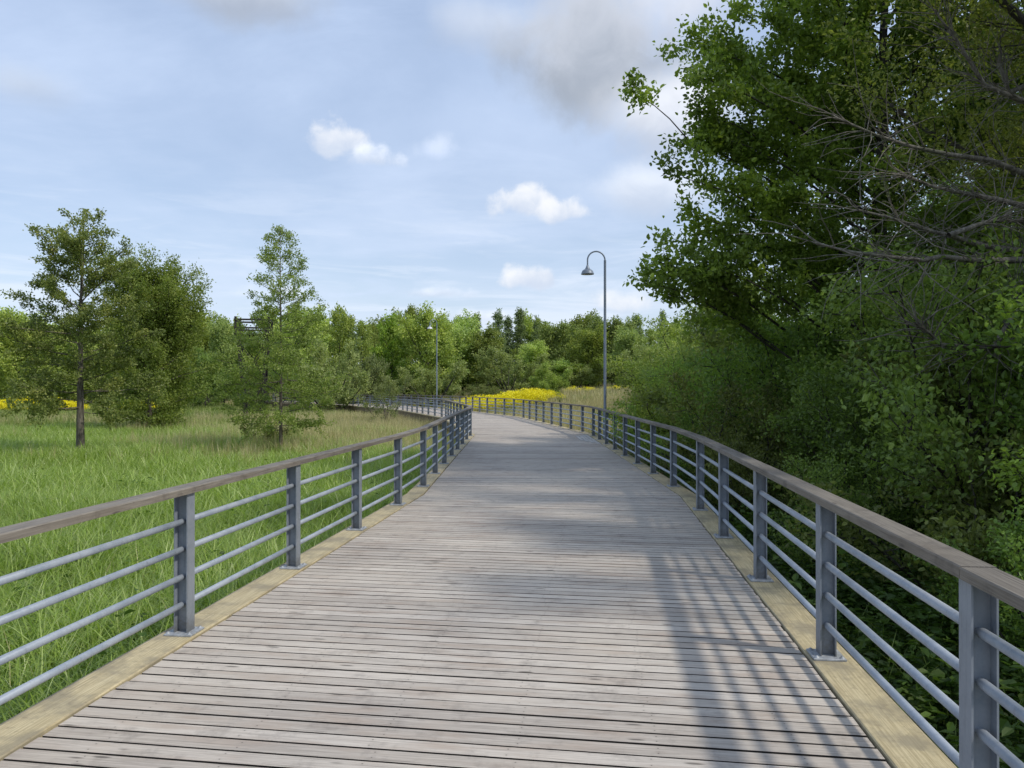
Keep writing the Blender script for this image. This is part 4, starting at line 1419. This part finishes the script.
# ---- the dark trees and shrubs that crowd the right railing
def build_right_trees():
    rng = random.Random(23)
    # tall broadleaf whose left side reaches towards the deck
    x, y = 8.0, 16.5
    z = gz(x, y)
    def loc(a, b, Y):
        p = px(a, b, Y); return (p.x - x, p.y - y, p.z - z)
    edge = [(742, 8), (712, 48), (692, 72), (690, 108), (682, 140), (684, 175), (690, 212), (672, 236), (655, 258), (645, 278), (668, 292), (700, 262), (705, 130), (720, 90)]
    arms = []
    for k, (a, b) in enumerate(edge):
        Y = 15.0 + .5 * math.sin(k * 2.1)
        arms.append([loc(a + 130, b + 70, 16.2), loc(a + 85, b + 36, Y + .6), loc(a + 45, b + 14, Y + .2), loc(a, b, Y)])
    twig = [loc(700, 150, 15.2), loc(684, 132, 15.1), loc(670, 116, 15), loc(655, 103, 15), loc(644, 96, 15), loc(640, 88, 15)]
    m = grow(51, 14.5, .26, 2.6, lambda u: 4.7 * (1 - u) ** .42 * (.85 + .15 * math.sin(u * 17 + 1)) + .3, 66, 8, 58, .105, 74, .12, 3.0, .25, bare=.15, sub_len=.42,
             extra=arms, tips=(twig,), aspect=.6, lean=(.03, 0), fine=True, limb_r=.7)
    make_tree('broadleaf_tree', 'tall broadleaf tree whose twigs reach left over the boardwalk against the sky', 'tree', m, M['bark_dark'], M['leaf_tall'], (x, y, z - .05))
    # second tall tree right behind and beside it
    m2 = grow(52, 14, .24, 1.5, lambda u: 5.0 * (1 - u) ** .45 * (.8 + .2 * math.sin(u * 15)) + .3, 44, 5, 58, .135, 32, .16, 2.8, .25, bare=.2, sub_len=.42)
    r2 = make_tree('broadleaf_tree', 'dark broadleaf tree filling the right edge behind the bare grey branches', 'tree', m2, M['bark_dark'], M['leaf_near'], (12.2, 13.6, gz(12.2, 13.6) - .05))
    labs = ['broadleaf tree of the thick stand on the right, mostly hidden by nearer foliage'] * 9
    for i, (a, b, s) in enumerate(((13.2, 19.5, 1.0), (8.9, 5.2, .84), (17.5, 17, 1.1), (18, 23, 1.0), (24, 30, 1.0), (16, 9.5, 1.0), (21, 13, 1.1), (24, 42, 1.0), (19, 46, .8))):  # second spot is out of view, a tree added to shade the deck
        dup(r2, (a, b, gz(a, b) - .1), rng.uniform(0, 6.28), (s, s, s * rng.uniform(.85, 1.05)), labs[0], 'tree', 'trees of the stand on the right')
    # nearest tree: bare grey branches stretched to the left, thin olive foliage
    x, y = 10.4, 10.2
    z = gz(x, y)
    def br(pl, Y0, Y1):
        n = len(pl)
        out = []
        for k, (a, b) in enumerate(pl):
            p = px(a, b, Y0 + (Y1 - Y0) * k / (n - 1))
            out.append((p.x - x, p.y - y, p.z - z))
        return out
    T = lambda h: [(0, 0, h)]
    bare_l = [T(5.9) + br([(1120, 190), (1024, 169), (991, 156), (949, 150), (912, 142), (876, 130), (837, 113)], 9.6, 8.6),
              T(5.2) + br([(1100, 222), (1006, 197), (970, 190), (933, 182), (900, 168)], 9.4, 8.8),
              T(4.6) + br([(1120, 252), (1024, 247), (985, 242), (949, 231), (928, 226), (894, 214), (858, 205)], 9.6, 8.4),
              br([(949, 231), (980, 220), (1001, 214), (1024, 219), (1080, 235)], 8.85, 9.3),
              T(4.2) + br([(1110, 262), (1024, 256), (970, 256), (941, 252), (923, 256), (889, 252), (850, 247), (815, 238)], 9.3, 8.0),
              T(3.3) + br([(1100, 330), (1024, 336), (1001, 343), (990, 344), (941, 340), (928, 327), (915, 318)], 9.2, 8.4),
              br([(994, 343), (1006, 322), (1024, 296), (1050, 270)], 8.75, 9.0),
              T(7.6) + br([(1080, 60), (1010, 88), (1000, 60), (1004, 20), (995, -30)], 9.6, 9.6),
              T(6.8) + br([(1060, 110), (1012, 92), (985, 80), (960, 40), (935, 5)], 9.5, 9.2)]
    m = grow(61, 12.5, .2, 3.6, lambda u: 5.6 * (1 - u * .8) ** .6, 44, 12, 55, .08, 46, .16, 3.4, .2, bare=.35, sub_len=.42, extra=[], lean=(-.02, 0), aspect=.5, tint_c=.5)
    root = make_tree('bare_branched_tree', 'near tree at the right edge with long bare grey lower branches and thin olive leaves', 'tree', m, M['bark_dark'], M['leaf_olive'], (x, y, z - .05))
    rg = np.random.default_rng(4)
    for pl in bare_l:
        mb = MB()
        n = len(pl)
        P = np.array(pl)
        mb.tube(pl, [.05 * (1 - .80 * k / (n - 1)) * (1 if n > 5 else .7) for k in range(n)], 7, cap=False)
        for j in range(64):                                    # fine dead side twigs
            t = rg.uniform(.25, 1); f = min(t * (n - 1), n - 1.001); i = int(f)
            p = P[i] * (1 - f + i) + P[i + 1] * (f - i)
            d = (P[i + 1] - P[i]); d = d / np.linalg.norm(d)
            s = rg.normal(0, 1, 3); s[1] *= .7
            d2 = d * .9 + s * .55
            q, pts = p, [p]
            L = rg.uniform(.25, 1.25)
            for k in range(4):
                d2 = d2 + rg.normal(0, .22, 3); d2 /= np.linalg.norm(d2)
                q = q + d2 * L / 4; pts.append(q)
            mb.tube([tuple(v) for v in pts], [.008, .006, .0045, .0035, .002], 4, cap=False)
        mb.build('branch', M['deadwood'], root)
    # shrubs against the railing
    sh = [grow(70 + i, 4.2, .035, .15, prof_round(1.5, .45), 80, 30, 82, (.078, .068, .088)[i], (46, 54, 40)[i], .13, 3.6, .15, stems=10, bare=.08, upbias=.8, fine=True, aspect=.6) for i in range(3)]
    first = {}
    spots = [(4.6, 4.0, .62), (5.9, 6.2, .85), (5.2, 8.3, .8), (7.6, 7.2, 1.15), (6.4, 10.2, 1.05), (8.4, 10.4, 1.3), (5.6, 12.3, .85), (7.2, 13.6, 1.25), (5.4, 15.2, .85),
             (6.8, 17.2, 1.2), (5.6, 19.0, .95), (7.4, 21.0, 1.35), (5.6, 22.8, .95), (7.4, 25.0, 1.4), (5.9, 27.2, 1.0), (8.4, 29.2, 1.5), (6.9, 31.5, 1.0), (9.5, 34.5, 1.5),
             (9.8, 15.5, 1.5), (10.5, 20, 1.6), (10.2, 7.6, 1.4), (7.0, 3.2, 1.0), (9.0, 4.6, 1.3), (11.5, 26, 1.6), (4.4, 5.9, .45), (4.7, 10.4, .5), (4.5, 13.9, .5), (4.9, 17.3, .6), (11, 39, 1.5), (13.5, 44, 1.6)]
    for k, (a, b, s) in enumerate(spots):
        v = k % 3
        pale = b > 21
        key = (v, pale)
        lab = 'pale green leafy shrub of the sunlit far part of the thicket along the right railing' if pale else 'dark green leafy shrub of the near part of the thicket behind the right railing'
        g = 'sunlit shrubs beyond the right railing' if pale else 'dark shrubs behind the right railing'
        p = (a, b, gz(a, b) - .05)
        if key not in first:
            me = sh[v]
            if pale:
                me = (sh[v][0].copy(), sh[v][1].copy())
                me[0].materials.clear(); me[1].materials.clear()
            first[key] = make_tree('shrub', lab, 'shrub', me, M['bark_dark'], M['leaf_mid' if pale else ('leaf_near', 'leaf_tall', 'leaf_olive')[v]], p, rng.uniform(0, 6.28), s, g, ('stems', 'foliage'))
        else:
            dup(first[key], p, rng.uniform(0, 6.28), (s, s, s * rng.uniform(.85, 1.15)), lab, 'shrub', g)


build_right_trees()
